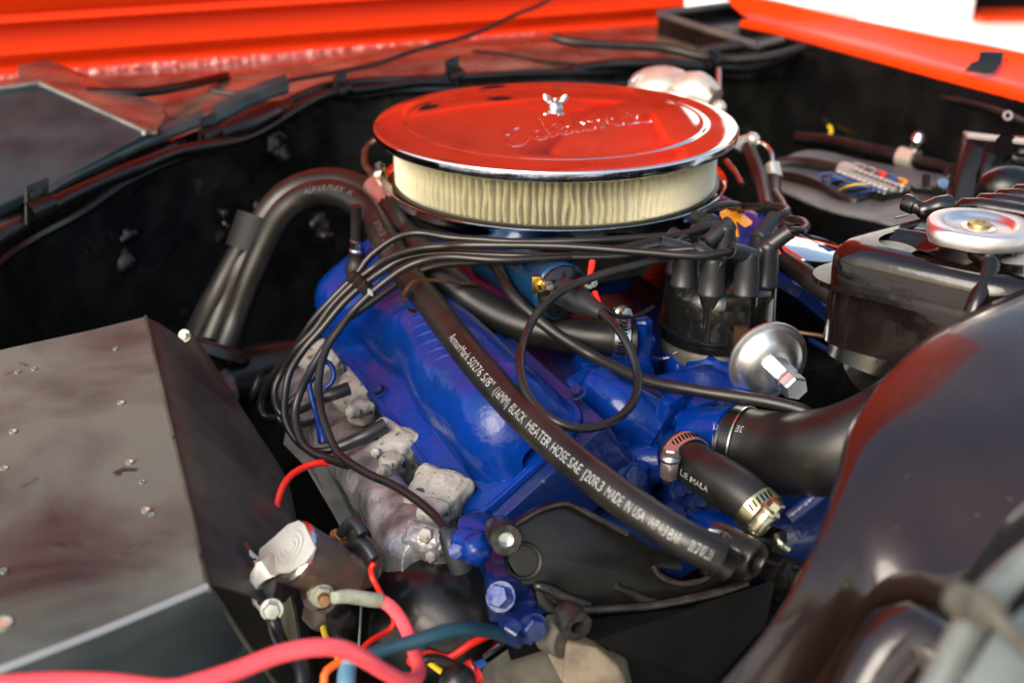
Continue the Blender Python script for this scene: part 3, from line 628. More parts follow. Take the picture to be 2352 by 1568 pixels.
# ------------------------------------------------------------------ exhaust manifold: log, port stubs, bolts
em = MB()
em.tube([P(*q) for q in ((682, 870, 1.20), (715, 930, 1.12), (772, 1000, 1.04), (828, 1070, .97), (880, 1142, .90), (926, 1212, .85), (962, 1268, .81), (992, 1292, .79))], [.022, .024, .024, .023, .023, .025, .029, .023], seg=72, n=14)
em.jitter(.006, 22, 1).jitter(.0016, 90, 2).jitter(.0006, 260, 4)
ex = em.build('exhaust_manifold', SILV, eng, ang=80)
def rough_box(name, q0, q1, w_, h_, m, seed, amp=.0034):
    a, b = P(*q0), P(*q1); ax = (b-a).normalized(); up = (Z-ax*Z.dot(ax)).normalized(); sd = ax.cross(up); mb = MB()
    bm = bmesh.new(); vs = [bm.verts.new((a+b)/2+ax*(b-a).length/2*i*(.92 if i < 0 else 1)+sd*w_*1.15*jj*(.82 if i < 0 else 1)+up*h_*1.12*k*(.8 if i < 0 else 1)) for i in (-1, 1) for jj in (-1, 1) for k in (-1, 1)]
    for q in ((0, 1, 3, 2), (4, 6, 7, 5), (0, 4, 5, 1), (2, 3, 7, 6), (0, 2, 6, 4), (1, 5, 7, 3)): bm.faces.new([vs[i] for i in q])
    bmesh.ops.recalc_face_normals(bm, faces=bm.faces)
    bmesh.ops.bevel(bm, geom=bm.edges[:], offset=min(w_, h_)*.55, segments=4, affect='EDGES', profile=.55)
    bmesh.ops.subdivide_edges(bm, edges=bm.edges[:], cuts=3, use_grid_fill=True)
    me = bpy.data.meshes.new('t'); bm.to_mesh(me); mb.bm.from_mesh(me); bpy.data.meshes.remove(me); bm.free()
    mb.jitter(amp, 60, seed).jitter(amp*.5, 190, seed+1); return mb.build(name, m, ex, ang=80)
rough_box('port', (700, 868, 1.14), (785, 832, 1.15), .026, .020, MANI, 1)
rough_box('port', (795, 955, 1.03), (862, 900, 1.05), .024, .022, MANI, 2)
rough_box('port', (872, 1075, .93), (940, 1012, .95), .024, .021, MANI, 3)
rough_box('port', (968, 1215, .83), (1040, 1110, .86), .021, .019, MANI, 4)
rough_box('port_boss', (812, 958, .985), (842, 940, 1.0), .010, .010, MANI, 5, .001)
rough_box('port_boss', (885, 1078, .90), (912, 1062, .915), .009, .009, MANI, 6, .001)
rough_box('port_boss', (975, 1200, .80), (1010, 1165, .815), .010, .009, MANI, 7, .001)
rough_box('elbow_end', (968, 1290, .785), (1006, 1232, .80), .019, .019, SILV, 8, .003)
for q0, ax, r, h, m in (((818, 945, .975), V((-.6, -.7, .3)), .0058, .008, MANI), ((890, 1080, .888), V((-.6, -.7, .3)), .0055, .008, MANI), ((985, 1228, .782), V((-.3, -.8, .5)), .0058, .008, MANI), ((868, 1040, .91), V((-.3, -.8, .5)), .0045, .006, MANI), ((1000, 1275, .765), V((-.5, -.7, .3)), .0045, .006, SILV)):
    b_ = MB().hexb(P(*q0), ax, r, h); b_.jitter(.0005, 300, 7); b_.build('manifold_bolt', m, ex, ang=30)
# ------------------------------------------------------------------ front of the engine
# thermostat housing and water outlet
TC = P(1500, 975, .885)
def eb(name, u, v, d, s, f, z, m, bev=.004, parent=None, rot=0, tilt=0, jit=.0015):
    s_ = (S*math.cos(rot)+F*math.sin(rot)); f_ = (F*math.cos(rot)-S*math.sin(rot)); z_ = Z
    if tilt: z_, s_ = (z_*math.cos(tilt)+s_*math.sin(tilt)), (s_*math.cos(tilt)-z_*math.sin(tilt))
    b = MB().box(P(u, v, d), s_*s, f_*f, z_*z, bev); b.jitter(jit, 60, u); return b.build(name, m, parent or eng, ang=45)
hn = (Z*.82-F*-.45*1+V((0, 0, 0))).normalized(); hO = P(1450, 930, .895)
def HP(u, v, off=0): return PL(u, v, hO+hn*off, hn)
th = MB().prism([HP(*q) for q in ((1300, 868), (1345, 826), (1400, 838), (1470, 840), (1560, 868), (1600, 900), (1560, 915), (1530, 935), (1500, 1000), (1478, 1058), (1425, 1030), (1375, 985), (1330, 930))], -hn*.055, .009, 4)
th.jitter(.004, 35, 3); tho = th.build('thermostat_housing', BLUE, eng, ang=60)
th = MB().tube([HP(1360, 880, .004), HP(1430, 940, .009), HP(1505, 985, .006)], [.016, .024, .022], seg=32); th.jitter(.003, 35, 5); th.build('housing_dome', BLUE, tho, ang=80)
th = MB().tube([P(1425, 1035, .885), P(1470, 1062, .872), P(1520, 1060, .865)], [.012, .018, .014], seg=24); th.jitter(.003, 40, 5); th.build('housing_foot', BLUE, tho, ang=80)
fa = (P(1560, 985, .85)-P(1480, 975, .885)).normalized(); fn = (F*.86+S*.30-Z*.12).normalized()
def FL(u, v, off=0): return PL(u, v, P(1530, 985, .862)+fn*off, fn)
fpts = [(1488, 1062), (1520, 985), (1535, 930), (1580, 902), (1598, 912), (1602, 940), (1612, 958), (1600, 1010), (1560, 1030), (1530, 1062), (1500, 1080)]
MB().prism([FL(*q) for q in fpts], -fn*.010, .0015).build('outlet_flange', BLUE, tho, ang=30)
tube('gasket_edge', [FL(u-4, v+2, -.0105) for u, v in fpts[:5]], .0013, FLUX, tho, seg=6)
lathe('bolt_washer', [(0, 0), (.0088, 0), (.0088, .002), (0, .002)], FL(1562, 963, .0), fn, BLUE, tho, 24)
MB().hexb(FL(1562, 963, .003), (fn+Z*.1).normalized(), .0068, .009).build('outlet_bolt', BLUE, tho, ang=20)
tube('water_outlet', [P(1590, 1000, .87), P(1640, 1005, .855), P(1690, 1010, .84)], [.022, .024, .026], BLUE, tho, seg=24)
tube('bypass_spigot', [P(1535, 1020, .875), P(1575, 1045, .86)], .0135, BLUE, tho, seg=20)
eb('manifold_pad', 1400, 850, .955, .030, .026, .020, BLUE, .006, rot=.3)
eb('manifold_pad', 1610, 905, .90, .030, .03, .012, BLUE, .008, rot=-.1)
th = MB().tube([P(1530, 858, .98), P(1590, 850, .98), P(1650, 870, .965), P(1700, 905, .95)], [.02, .03, .034, .02], seg=20); th.build('front_cover_top', BLUE, eng, ang=80)
MB().prism([P(*q) for q in ((1660, 960, .90), (1640, 905, .91), (1680, 915, .91), (1700, 960, .89))], V((.01, .03, -.03)), .003).build('cover_tab', BLUE, eng)
lathe('manifold_bolt', [(.010, 0), (.010, .003), (.006, .004)], P(1462, 948, .868), Z, BLUED, tho, 16)
MB().hexb(P(1462, 945, .865), Z, .007, .007).build('manifold_bolt_head', BLUED, tho, ang=20)
# tall blue fitting beside the heater hose clamp
fo = P(1471, 822, .945)
ft = MB().lathe([(.0105, 0), (.0105, .006), (0, .006)], fo-Z*.006, Z, 6); ft.build('hex_base', BLUE, eng, ang=20)
MB().lathe([(.0084, 0), (.0084, .034), (.0070, .036), (0, .0365)], fo, Z, 6).build('temperature_sender', BLUE, eng, ang=20)
lathe('sender_boss', [(.018, -.03), (.014, -.010), (.010, 0)], fo-Z*.006, Z, BLUE, eng, 24)
tube('heater_spigot', [P(1400, 775, .935), P(1446, 778, .945), P(1480, 790, .955)], .0125, BLUE, eng)
# timing cover, pump and lower blue pieces between the hoses
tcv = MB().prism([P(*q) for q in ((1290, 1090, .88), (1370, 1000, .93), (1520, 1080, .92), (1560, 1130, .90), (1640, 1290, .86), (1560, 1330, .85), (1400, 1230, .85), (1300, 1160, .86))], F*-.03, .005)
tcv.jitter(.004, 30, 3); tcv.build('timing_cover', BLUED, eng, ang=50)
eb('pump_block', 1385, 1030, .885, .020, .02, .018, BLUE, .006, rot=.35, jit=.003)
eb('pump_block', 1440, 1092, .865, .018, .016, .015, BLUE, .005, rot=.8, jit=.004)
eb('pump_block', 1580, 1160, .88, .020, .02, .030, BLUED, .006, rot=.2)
for u, v, d, r in ((1452, 1098, .845, .012), (1402, 1078, .86, .009), (1555, 1128, .855, .007), (1575, 1122, .855, .007), (1545, 1185, .84, .010), (1600, 1150, .85, .008)):
    o_ = MB().hexb(P(u, v, d), V((.2, -.7, .55)), r*.8, r, r); o_.jitter(.0008, 150, u); o_.build('cover_bolt', BLUED, eng, ang=30)
tube('water_pump_neck', [P(1590, 1195, .86), P(1650, 1225, .84), P(1720, 1262, .82), P(1760, 1300, .81)], [.012, .017, .019, .018], BLUE, eng, seg=24)
th = MB().tube([P(1790, 1060, .95), P(1800, 1180, .92), P(1830, 1290, .90)], [.05, .055, .05], seg=24); th.jitter(.006, 25, 3); th.build('water_pump_body', BLUED, eng, ang=80)
tube('pump_rib', [P(1810, 1190, .79), P(1850, 1160, .79), P(1885, 1130, .79)], .006, BLUED, eng)
# blue lower bracket at the front of the head
k0 = P(1078, 1252, .735); kx = (P(1040, 1235, .745)-k0).normalized()
lw = MB().tube([k0-kx*.010, k0+kx*.004, k0+kx*.009], [.0112, .0112, .0095], seg=24, n=3, smooth=True); lw.jitter(.001, 150, 2)
lw.build('knurled_plug', BLUE, eng, ang=80)
b_ = MB().ball(P(1094, 1262, .722), .0100, 3); b_.jitter(.0025, 380, 2); b_.build('weld_lump', BLUE, eng, ang=80)
eb('end_block', 1085, 1225, .745, .009, .008, .008, BLUE, .002, rot=.3)
MB().hexb(P(1050, 1262, .728), (P(1040, 1275, .715)-P(1055, 1262, .735)), .0058, .005).build('plug_hex', BLUE, eng, ang=20)
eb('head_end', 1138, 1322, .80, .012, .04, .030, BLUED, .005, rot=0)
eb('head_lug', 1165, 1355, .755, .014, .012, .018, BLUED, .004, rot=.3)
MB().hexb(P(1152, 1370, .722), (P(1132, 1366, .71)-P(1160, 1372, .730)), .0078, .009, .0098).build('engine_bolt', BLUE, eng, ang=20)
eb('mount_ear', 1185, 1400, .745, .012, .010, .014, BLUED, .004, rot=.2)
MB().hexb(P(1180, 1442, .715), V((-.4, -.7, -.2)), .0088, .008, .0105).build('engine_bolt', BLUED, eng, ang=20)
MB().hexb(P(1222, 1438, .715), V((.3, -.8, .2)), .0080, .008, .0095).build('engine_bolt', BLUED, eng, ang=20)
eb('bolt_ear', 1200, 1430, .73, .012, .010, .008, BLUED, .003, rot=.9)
# dark head end, mount and other black mass under the manifold
MB().prism([P(*q) for q in ((1030, 1290, .86), (1110, 1280, .84), (1180, 1440, .80), (1150, 1560, .80), (1000, 1560, .84), (930, 1400, .88))], V((.03, .08, -.03)), .006).build('engine_mount', BLKS, eng)
mm = MB().tube([P(925, 1330, .86), P(960, 1400, .82), P(1020, 1430, .80), P(1100, 1460, .80)], [.03, .045, .05, .04], seg=24); mm.jitter(.006, 25, 3); mm.build('mount_rubber', BLKS, eng, ang=80)
mm = MB().tube([P(940, 1445, .80), P(1010, 1425, .78), P(1090, 1430, .78)], [.012, .018, .016], seg=20); mm.build('mount_pad', DUST, eng, ang=80)
# far (driver's side) valve cover and its chrome filler cap
dv = MB()
dvp = []
dC = P(1840, 688, 1.10)
for i in range(25):
    a = -.34+.30*i/24; row = []
    for j in range(17):
        t = j/16; c = -.07+.14*t; h = .052*sst(min(1, min(t, 1-t)/.22, (i+.001)/24/.08, (24-i)/24/.08))
        row.append(dC+F*(a+.10)+S*c*.75-Z*c*.62+(S*.62+Z*.75)*h+Z*.0)
    dvp.append(row)
dvo = MB().grid(dvp).build('valve_cover', BLUE, eng, ang=80)
MB().prism([dC+F*(a+.10)+S*c*.75-Z*c*.62 for a, c in ((-.35, -.075), (-.03, -.075), (-.03, .075), (-.35, .075))], -(S*.62+Z*.75)*.01).build('flange', BLUED, dvo)
MB().box(dC+F*-.12-Z*.12, S*.07, F*.20, Z*.09, .01).build('cylinder_head', BLKW, eng)  # coloured black, not blue, to paint the dark gap under the cover
# ================================================================== DISTRIBUTOR
D0 = V((.176, -.223, -.117)); dist = thing('distributor', 'black distributor cap with eight towers beside the orange-reflecting air cleaner', 'distributor', D0-Z*.05)
cap = MB()
cap.lathe([(.0485, .000), (.0480, .010), (.0470, .028), (.0440, .037), (.036, .0412), (.020, .043), (0, .043)], D0, Z, 64)
cap.build('cap', BAKE, dist, ang=50)
TW = []
for k in range(8):
    a = R(-157+45*k); o_ = D0+V((math.cos(a), math.sin(a), 0))*.0365; TW.append(o_)
    lathe('tower', [(.0128, .001), (.0118, .010), (.0104, .040), (.0100, .052), (0, .052)], o_, Z, BAKE, dist, 28)
lathe('tower', [(.013, .03), (.0115, .06), (0, .06)], D0, Z, BAKE, dist, 28)
MB().box(D0+V((.006, -.0435, .034)), V((.010, 0, 0)), V((0, .004, 0)), Z*.006, .001).build('cap_notch', BAKE, dist)
lathe('cap_skirt', [(.0470, .0015), (.0502, .0005), (.0506, -.002), (.0500, -.0035)], D0, Z, BLKS, dist, 64)
lathe('adapter', [(.0500, -.0036), (.0500, -.0045), (.0495, -.011), (.0440, -.013), (.043, -.0135)], D0, Z, BLKS, dist, 64)
lathe('housing', [(.0445, -.013), (.0465, -.016), (.0460, -.027), (.041, -.031), (.034, -.036), (.028, -.040)], D0, Z, ALUC, dist, 64)
lathe('housing_base', [(.036, -.036), (.034, -.062), (.022, -.080), (.018, -.16)], D0, Z, BLKS, dist, 48)
cl_a = V((.012, -.0525, 0)); 
ca = D0+V((.009, -.053, 0))
cpth = [ca+V((0, .006, .016)), ca+V((0, -.001, .017)), ca+V((0, -.002, .010)), ca+V((0, -.002, -.010)), ca+V((0, -.001, -.026)), ca+V((0, .002, -.038))]
for a, b in zip(cpth, cpth[1:]):
    x = V((.0058, 0, 0)); n_ = (b-a).cross(x).normalized()*.0007
cm = MB(); cm.grid([[p-V((.0058, 0, 0)) for p in cpth], [p+V((.0058, 0, 0)) for p in cpth]], .0014, V((0, 1, 0))); cm.build('spring_clip', CLIPB, dist, ang=25)
MB().box(ca+V((-.0085, .001, .004)), V((.0025, 0, 0)), V((0, .003, 0)), Z*.010, .0006).build('clip_lug', BAKE, dist)
MB().hexb(ca+V((-.012, .004, -.034)), V((0, -1, .2)), .004, .006, .005).build('clamp_screw', ZINC, dist, ang=20)
tube('ground_lead', [P(1554, 810, .91), P(1535, 820, .90), P(1515, 824, .905), P(1500, 818, .92)], .0012, ALU, dist, seg=6)
# vacuum advance canister
va0 = P(1764, 830, .885); vax = (P(1845, 908, .832)-va0).normalized()
vo = lathe('vacuum_advance', [(.010, -.012), (.026, -.008), (.0300, -.003), (.0325, -.002), (.0330, -.0005), (.0325, .001), (.0300, .002), (.0285, .0022), (.0265, .0036), (.022, .0085), (.0165, .0115), (.0135, .0122), (.0125, .0125), (0, .0125)], va0, vax, BRUSH, dist, 64)
MB().lathe([(.0105, .012), (.0105, .033), (.0095, .035), (0, .035)], va0, vax, 6).build('hex_neck', BRUSH, vo, ang=20)
MB().lathe([(.0085, .034), (.0085, .037), (.0078, .039)], va0, vax, 24).build('neck_ring', PNKM, vo)
MB().lathe([(.0098, .039), (.0098, .048), (.0085, .050), (0, .050)], va0, vax, 6).build('hex_cap', BRUSH, vo, ang=20)
tube('advance_arm', [va0-vax*.008, va0-vax*.02+Z*-.005, D0+V((.02, .0, -.045))], .012, ALUC, dist)
# ------------------------------------------------------------------ plug wires: cable with a boot at each end
GW = 'spark plug wires'
def elbow(o, base, top, to, r0=.0108, r1=.0072, name='boot', nb=None):
    """moulded right-angle boot: base point on tower, top of the bend, end where the cable enters"""
    m = MB(); dirz = (top-base).normalized(); L_ = (top-base).length; dh = (to-top).normalized()
    m.lathe([(r0*.98, -.004), (r0*1.05, -.0035), (r0*1.05, -.001), (r0*.97, 0), (r0*.93, L_*.50), (r0*.82, L_*.75), (r0*.79, L_*.98), (r0*.74, L_*1.06), (r0*.58, L_*1.14), (r0*.3, L_*1.19), (0, L_*1.2)], base, dirz, 28)
    m.tube([top-dh*.006-dirz*.001, top+dh*(to-top).length*.45, to], [r0*.66, r0*.62, r0*.58], seg=22)
    b = m.build(name, RUBB, o, ang=60)
    lathe('boot_lip', [(r0*.50, -.001), (r0*.61, -.001), (r0*.62, .0012), (r0*.5, .0016)], to, dh, RUBB, b, 24); return b
def wire(label, tw, top, to, path, plug=None, r=.0033):
    o = thing('spark_plug_wire', label, 'cable', tw, GW)
    elbow(o, tw, top, to)
    pts = [to-(to-top).normalized()*.004]+[P(*q) if not isinstance(q, V) else q for q in path]
    tube('cable', pts, r, RUBC, o, seg=12)
    if plug:
        pl_ = [P(*q) for q in plug]
        m = MB().tube(pl_, [.0042, .0052, .0058, .0062, .0060][:len(pl_)], seg=20, n=5); m.build('plug_boot', RUBB, o, ang=70)
    return o
tb_ = [t+Z*.042 for t in TW]
# order round the cap: 0 left-front, 1 front-left, 2 front-right, 3 right, 4 right-rear, 5 rear-right, 6 rear-left, 7 left
w2 = wire('plug wire crossing left above the blue coil from the front right tower', tb_[2], tb_[2]+Z*.030, P(1682, 575, .905),
     [(1670, 579, .903), (1600, 588, .90), (1473, 579, .905), (1293, 566, .915), (1077, 563, .93), (1030, 565, .94), (963, 571, .95), (899, 590, .965), (859, 614, .975), (819, 646, .975), (765, 700, .98), (725, 755, .985), (683, 800, .99), (650, 850, 1.0), (630, 900, 1.0), (645, 950, 1.0), (700, 938, .99), (738, 915, .98)],
     [(730, 918, .985), (745, 912, .98), (770, 903, .98), (800, 892, .985)])
w1 = wire('uppermost plug wire running just under the rim of the air cleaner pan', tb_[7], tb_[7]+Z*.026, P(1545, 540, .965),
     [(1540, 541, .965), (1487, 545, .96), (1365, 552, .955), (1203, 556, .96), (1110, 551, .97), (1035, 546, .975), (963, 535, .985), (910, 546, .985), (851, 588, .985), (819, 630, .985), (771, 678, .985), (723, 732, .99), (690, 780, 1.0), (650, 830, 1.02), (615, 880, 1.03), (600, 915, 1.04), (598, 940, 1.04), (612, 958, 1.04), (650, 958, 1.03)], None)
w3 = wire('plug wire between two others, ending at the third plug boot by the pale manifold', tb_[1], tb_[1]+Z*.026, P(1600, 570, .915),
     [(1590, 572, .915), (1500, 580, .92), (1380, 590, .925), (1200, 588, .93), (1060, 582, .945), (995, 582, .955), (931, 593, .965), (891, 614, .97), (835, 654, .97), (787, 698, .97), (740, 755, .97), (700, 800, .97), (668, 850, .965), (656, 900, .96), (655, 960, .95), (680, 1010, .94), (720, 1036, .93), (775, 1030, .925)],
     [(775, 1026, .925), (790, 1022, .925), (840, 1000, .925), (885, 975, .93)])
w4 = wire('plug wire lowest in the bundle, sweeping down to the frontmost plug below the blue cover', tb_[6], tb_[6]+Z*.028, P(1638, 517, .965),
     [(1630, 520, .963), (1560, 540, .955), (1400, 576, .935), (1293, 590, .925), (1149, 597, .92), (1035, 590, .93), (979, 597, .94), (931, 615, .945), (883, 648, .95), (843, 682, .95), (811, 714, .95), (780, 755, .945), (750, 800, .94), (735, 850, .93), (732, 900, .92), (742, 960, .90), (770, 1030, .88), (800, 1060, .865), (850, 1090, .845), (900, 1112, .825), (953, 1145, .80), (1000, 1185, .775), (1022, 1215, .755)],
     [(1020, 1215, .755), (1035, 1240, .75), (1058, 1275, .745), (1065, 1305, .745)])
MB().tube([P(1034, 1228, .748), P(1046, 1262, .742), P(1062, 1305, .745)], [.0078, .0085, .0080], seg=24).build('plug_shroud', RUBB, w4)
w5 = wire('plug wire with its boot turned right and the lead doubling back behind the cap', tb_[3], tb_[3]+Z*.030, P(1812, 533, .925),
     [(1820, 530, .925), (1843, 529, .93), (1853, 520, .95), (1842, 507, .98), (1812, 502, 1.0), (1802, 492, 1.02), (1800, 470, 1.05), (1780, 440, 1.10)])
w6 = wire('plug wire rising from the rear right tower beside the filter', tb_[4], tb_[4]+Z*.030, P(1778, 500, .965),
     [(1785, 498, .965), (1805, 488, .97), (1808, 480, .985), (1790, 475, 1.0), (1740, 475, 1.02), (1700, 476, 1.04), (1660, 480, 1.06)])
w7 = wire('plug wire from the rearmost tower arching left against the edge of the filter pan', tb_[5]+Z*.004, tb_[5]+Z*.034+V((-.02, 0, 0)), P(1600, 500, 1.0),
     [(1610, 492, 1.0), (1630, 479, 1.0), (1660, 471, 1.01), (1690, 470, 1.02), (1702, 476, 1.04), (1700, 486, 1.06)])
w8 = wire('plug wire with a short boot between the towers on the front left of the cap', tb_[0], tb_[0]+Z*.027, P(1520, 560, .93),
     [(1515, 562, .93), (1480, 570, .93), (1420, 584, .93), (1330, 592, .935), (1200, 600, .945), (1100, 602, .96), (1000, 612, .98), (930, 640, .99), (860, 690, 1.0), (790, 740, 1.01), (760, 780, 1.02), (730, 850, 1.03), (690, 900, 1.03), (640, 960, 1.03), (690, 975, 1.02), (740, 960, 1.01)])
wx_ = tag(tube('plug_wire', [P(*q) for q in ((700, 790, 1.06), (660, 830, 1.08), (606, 852, 1.10), (588, 885, 1.10), (576, 915, 1.10), (560, 950, 1.12))], .0036, RUBC, seg=10), 'blurred plug wire farthest left, hanging in the dark beside the manifold', 'cable', GW)
# fourth sweep between the bundle and the manifold
wy = tag(tube('plug_wire', [P(*q) for q in ((790, 740, .955), (745, 800, .95), (715, 850, .945), (690, 900, .935), (678, 950, .93), (690, 1010, .915), (720, 1040, .905), (760, 1055, .895), (800, 1068, .88))], .0036, RUBC, seg=12), 'plug wire curving round the blue dipstick loop toward the frontmost plug', 'cable', GW)
# coil lead with its big loop
cl = thing('coil_lead', 'coil lead making a full loop over the blue valve cover', 'cable', P(1330, 985, .84))
cb = P(1372, 712, .875)
ctr = D0+Z*.062
elbow(cl, ctr+Z*.0, ctr+Z*.022, P(1625, 556, .935))
tube('cable', [P(*q) for q in ((1368, 706, .874), (1400, 735, .86), (1428, 768, .845), (1452, 815, .835), (1465, 865, .825), (1460, 912, .81), (1432, 950, .795), (1388, 975, .78), (1330, 983, .77), (1270, 965, .77), (1225, 925, .785), (1200, 875, .80), (1195, 820, .82), (1212, 760, .855), (1240, 712, .865), (1285, 672, .875), (1340, 645, .885), (1410, 622, .895), (1480, 605, .905), (1540, 588, .915), (1600, 566, .93), (1628, 556, .935))], .0033, RUBC, cl, seg=14)
lathe('lead_boot', [(.0042, -.004), (.0050, -.002), (.0060, .004), (.0095, .018), (.0115, .030), (.0125, .045)], P(1376, 716, .872), (P(1300, 672, .905)-P(1376, 716, .872)), RUBB, cl, 28)
# ------------------------------------------------------------------ ignition coil
co = thing('ignition_coil', 'blue ignition coil with a black cap under the plug wires', 'coil', P(1240, 650, .95))
cax = (P(1360, 700, .885)-P(1262, 652, .945)).normalized(); cO = P(1286, 668, .930)
lathe('can', [(0, -.13), (.0225, -.13), (.0238, -.127), (.0238, -.004), (.0245, -.002), (.0245, .001), (.0230, .003), (.022, .0035)], cO, cax, COIL, co, 48)
lathe('cap', [(.0225, .0025), (.0215, .006), (.014, .009), (.0115, .014), (.0105, .03), (.009, .036), (0, .037)], cO, cax, BAKE, co, 40)
for (u, v, d, m1) in ((1240, 655, .905, BRASS), (1352, 648, .90, ZINC)):
    b_ = MB().hexb(P(u, v, d), (P(u+26, v+4, d-.02)-P(u, v, d)), .0042, .010, .0052); b_.build('terminal_nut', m1, co, ang=20)
MB().hexb(P(1256, 653, .895), V((.3, -.9, .1)), .0038, .006).build('terminal_nut', ZINC, co, ang=20)
MB().box(P(1233, 652, .905), V((.004, 0, 0)), V((0, .003, 0)), Z*.007, .001).build('spade_terminal', BRASS, co)
rc = thing('coil_wire', 'red wire with a crimped ring terminal on the coil post', 'wire', P(1356, 620, .895))
MB().tube([P(1361, 600, .90), P(1358, 618, .897), P(1354, 634, .894)], [.0028, .0027, .0018], seg=12).build('insulator', ORNG if False else RWIRE, rc)
lathe('ring', [(.002, 0), (.0045, 0), (.0045, .001), (.002, .001)], P(1352, 648, .888), V((.3, -.9, .2)), ZINC, rc, 20)
tube('wire_tail', [P(1366, 672, .89), P(1372, 690, .885), P(1376, 698, .882)], .0026, RWIRE, rc)
tube('wire_tail', [P(1376, 697, .882), P(1395, 712, .884), P(1418, 726, .89), P(1440, 728, .90), P(1470, 722, .92), P(1500, 705, .94)], .002, RUBC, rc)

# ================================================================== HOSES AND CLAMPS
hh = thing('heater_hose', 'long black heater hose with white lettering, lying over the blue valve cover', 'hose', P(1645, 1275, .69))
H1 = [P(*q) for q in ((505, 830, 1.16), (540, 740, 1.17), (575, 640, 1.16), (615, 550, 1.15), (650, 490, 1.14), (700, 452, 1.13), (760, 442, 1.11), (815, 462, 1.09), (858, 505, 1.07), (892, 565, 1.03), (930, 625, 1.0), (985, 692, .95), (1058, 790, .875), (1150, 900, .814), (1250, 1000, .767), (1350, 1085, .735), (1450, 1160, .71), (1550, 1225, .695), (1622, 1262, .69), (1650, 1276, .69))]
tube('hose', H1, [.0130]*11+[.0122, .0120]+[.0118]*(len(H1)-13), RUB, hh, seg=32)
h2 = thing('heater_hose', 'black heater hose behind the lettered one, running to the clamp at the blue fitting', 'hose', P(1400, 775, .935))
H2 = [P(*q) for q in ((470, 820, 1.20), (520, 700, 1.20), (560, 610, 1.19), (600, 520, 1.19), (650, 455, 1.19), (710, 425, 1.18), (775, 420, 1.16), (845, 445, 1.14), (905, 505, 1.11), (960, 572, 1.05), (1020, 640, .995), (1100, 702, .975), (1190, 745, .96), (1290, 768, .945), (1400, 775, .935), (1436, 778, .935))]
tube('hose', H2, .0150, RUB, h2, seg=32)
h3 = tag(tube('heater_hose', [P(*q) for q in ((440, 800, 1.22), (490, 700, 1.20), (535, 610, 1.19), (572, 540, 1.18))], [.016, .015, .013, .011], RUB, seg=24), 'brownish black sleeve tapering below the tape at the left of the hose arch', 'sleeve')
tp = thing('tape_wrap', 'band of black tape binding the arched hoses at the upper left', 'tape', P(583, 535, 1.16))
t0, t1 = P(598, 500, 1.165), P(570, 578, 1.165); tx = (t1-t0).normalized(); m_ = MB()
for k in range(1):
    m_.tube([t0, t0.lerp(t1, .5), t1], .0245, seg=24)
    for v_ in m_.bm.verts:
        c_ = t0+tx*((v_.co-t0).dot(tx)); d_ = v_.co-c_; w_ = FW; v_.co = c_+d_-w_*d_.dot(w_)*.25
m_.build('wrap', TAPE, tp)
MB().hexb(P(424, 770, 1.12), V((-.2, -1, .3)), .009, .01, .012).build('hose_joint_nut', ZINC, tp, ang=20) if False else None
fs = thing('bulkhead_fitting', 'small bright metal fitting at the foot of the arched hoses', 'fitting', P(425, 770, 1.12))
MB().hexb(P(425, 770, 1.12), V((-.2, -1, .3)), .0048, .006, .006).build('nut', ZINC, fs, ang=20)
lathe('grommet', [(.02, 0), (.034, .004), (.03, .012), (.02, .016)], P(500, 822, 1.15), (P(520, 760, 1.15)-P(500, 822, 1.15)), RUBC, fs, 28)
print_at([('ArmorMark', 1060, 790, 1100, 840), ('50276', 1103, 842, 1130, 874), ('5/8"', 1134, 878, 1156, 903), ('(16MM)', 1162, 910, 1192, 942), ('BLACK', 1198, 948, 1228, 978), ('HEATER', 1236, 987, 1285, 1030), ('HOSE', 1291, 1036, 1325, 1064),
    ('SAE', 1331, 1069, 1356, 1089), ('J20R3', 1364, 1095, 1408, 1128), ('MADE', 1414, 1132, 1447, 1157), ('IN USA', 1454, 1162, 1494, 1190), ('WP 4.3 BAR', 1503, 1195, 1570, 1232), ('20.7 07.21', 1588, 1242, 1632, 1266)], H1, .0119, .0098, WHITEP, hh, off=-.12)
tube_text('3TV13  XZ', H1[8:13], .0130, .026, .0085, FADED, hh, off=.1, stretch=1.15)
tube_text('ALP ULFLEX  K', H1[5:10], .0130, .012, .008, FADED, hh, off=.35, stretch=1.2)
vh = tag(tube('vacuum_hose', [P(*q) for q in ((1120, 590, .985), (1145, 620, .965), (1180, 680, .935), (1250, 745, .918), (1310, 787, .91), (1370, 822, .905), (1480, 872, .868), (1600, 897, .845), (1740, 918, .825), (1820, 935, .815), (1858, 950, .81), (1872, 975, .815), (1862, 1000, .83))], .0047, RUB, seg=16), 'thin black vacuum hose passing under the coil lead toward the right', 'hose')
def ziptie(name, label, p, ax, r1, r2, wd, m, sq=1):
    """strap round a bundle: ellipse r1 x r2 about axis"""
    ax = ax.normalized(); x = (RT-ax*RT.dot(ax)).normalized(); y = ax.cross(x); pts = []
    for k in range(29):
        a = 2*math.pi*k/28; pts.append(p+x*math.cos(a)*r1+y*math.sin(a)*r2)
    mb = MB(); mb.grid([[q-ax*wd/2 for q in pts], [q+ax*wd/2 for q in pts]], None)
    g_ = MB(); outer = [p+(q-p)*(1+.0012/max(r1, r2)*1.0) for q in pts]
    g_.grid([[q-ax*wd/2 for q in pts], [q-ax*wd/2 for q in outer], [q+ax*wd/2 for q in outer], [q+ax*wd/2 for q in pts], [q-ax*wd/2 for q in pts]])
    mb.bm.free(); o = g_.build(name, m, ang=30)
    return tag(o, label, 'cable tie', 'cable ties on hoses and wires')
tA = P(992, 700, .944); tB = P(1052, 668, .986); zc = (tA+tB)/2; zx = (P(1058, 790, .92)-P(985, 692, .97)).normalized()
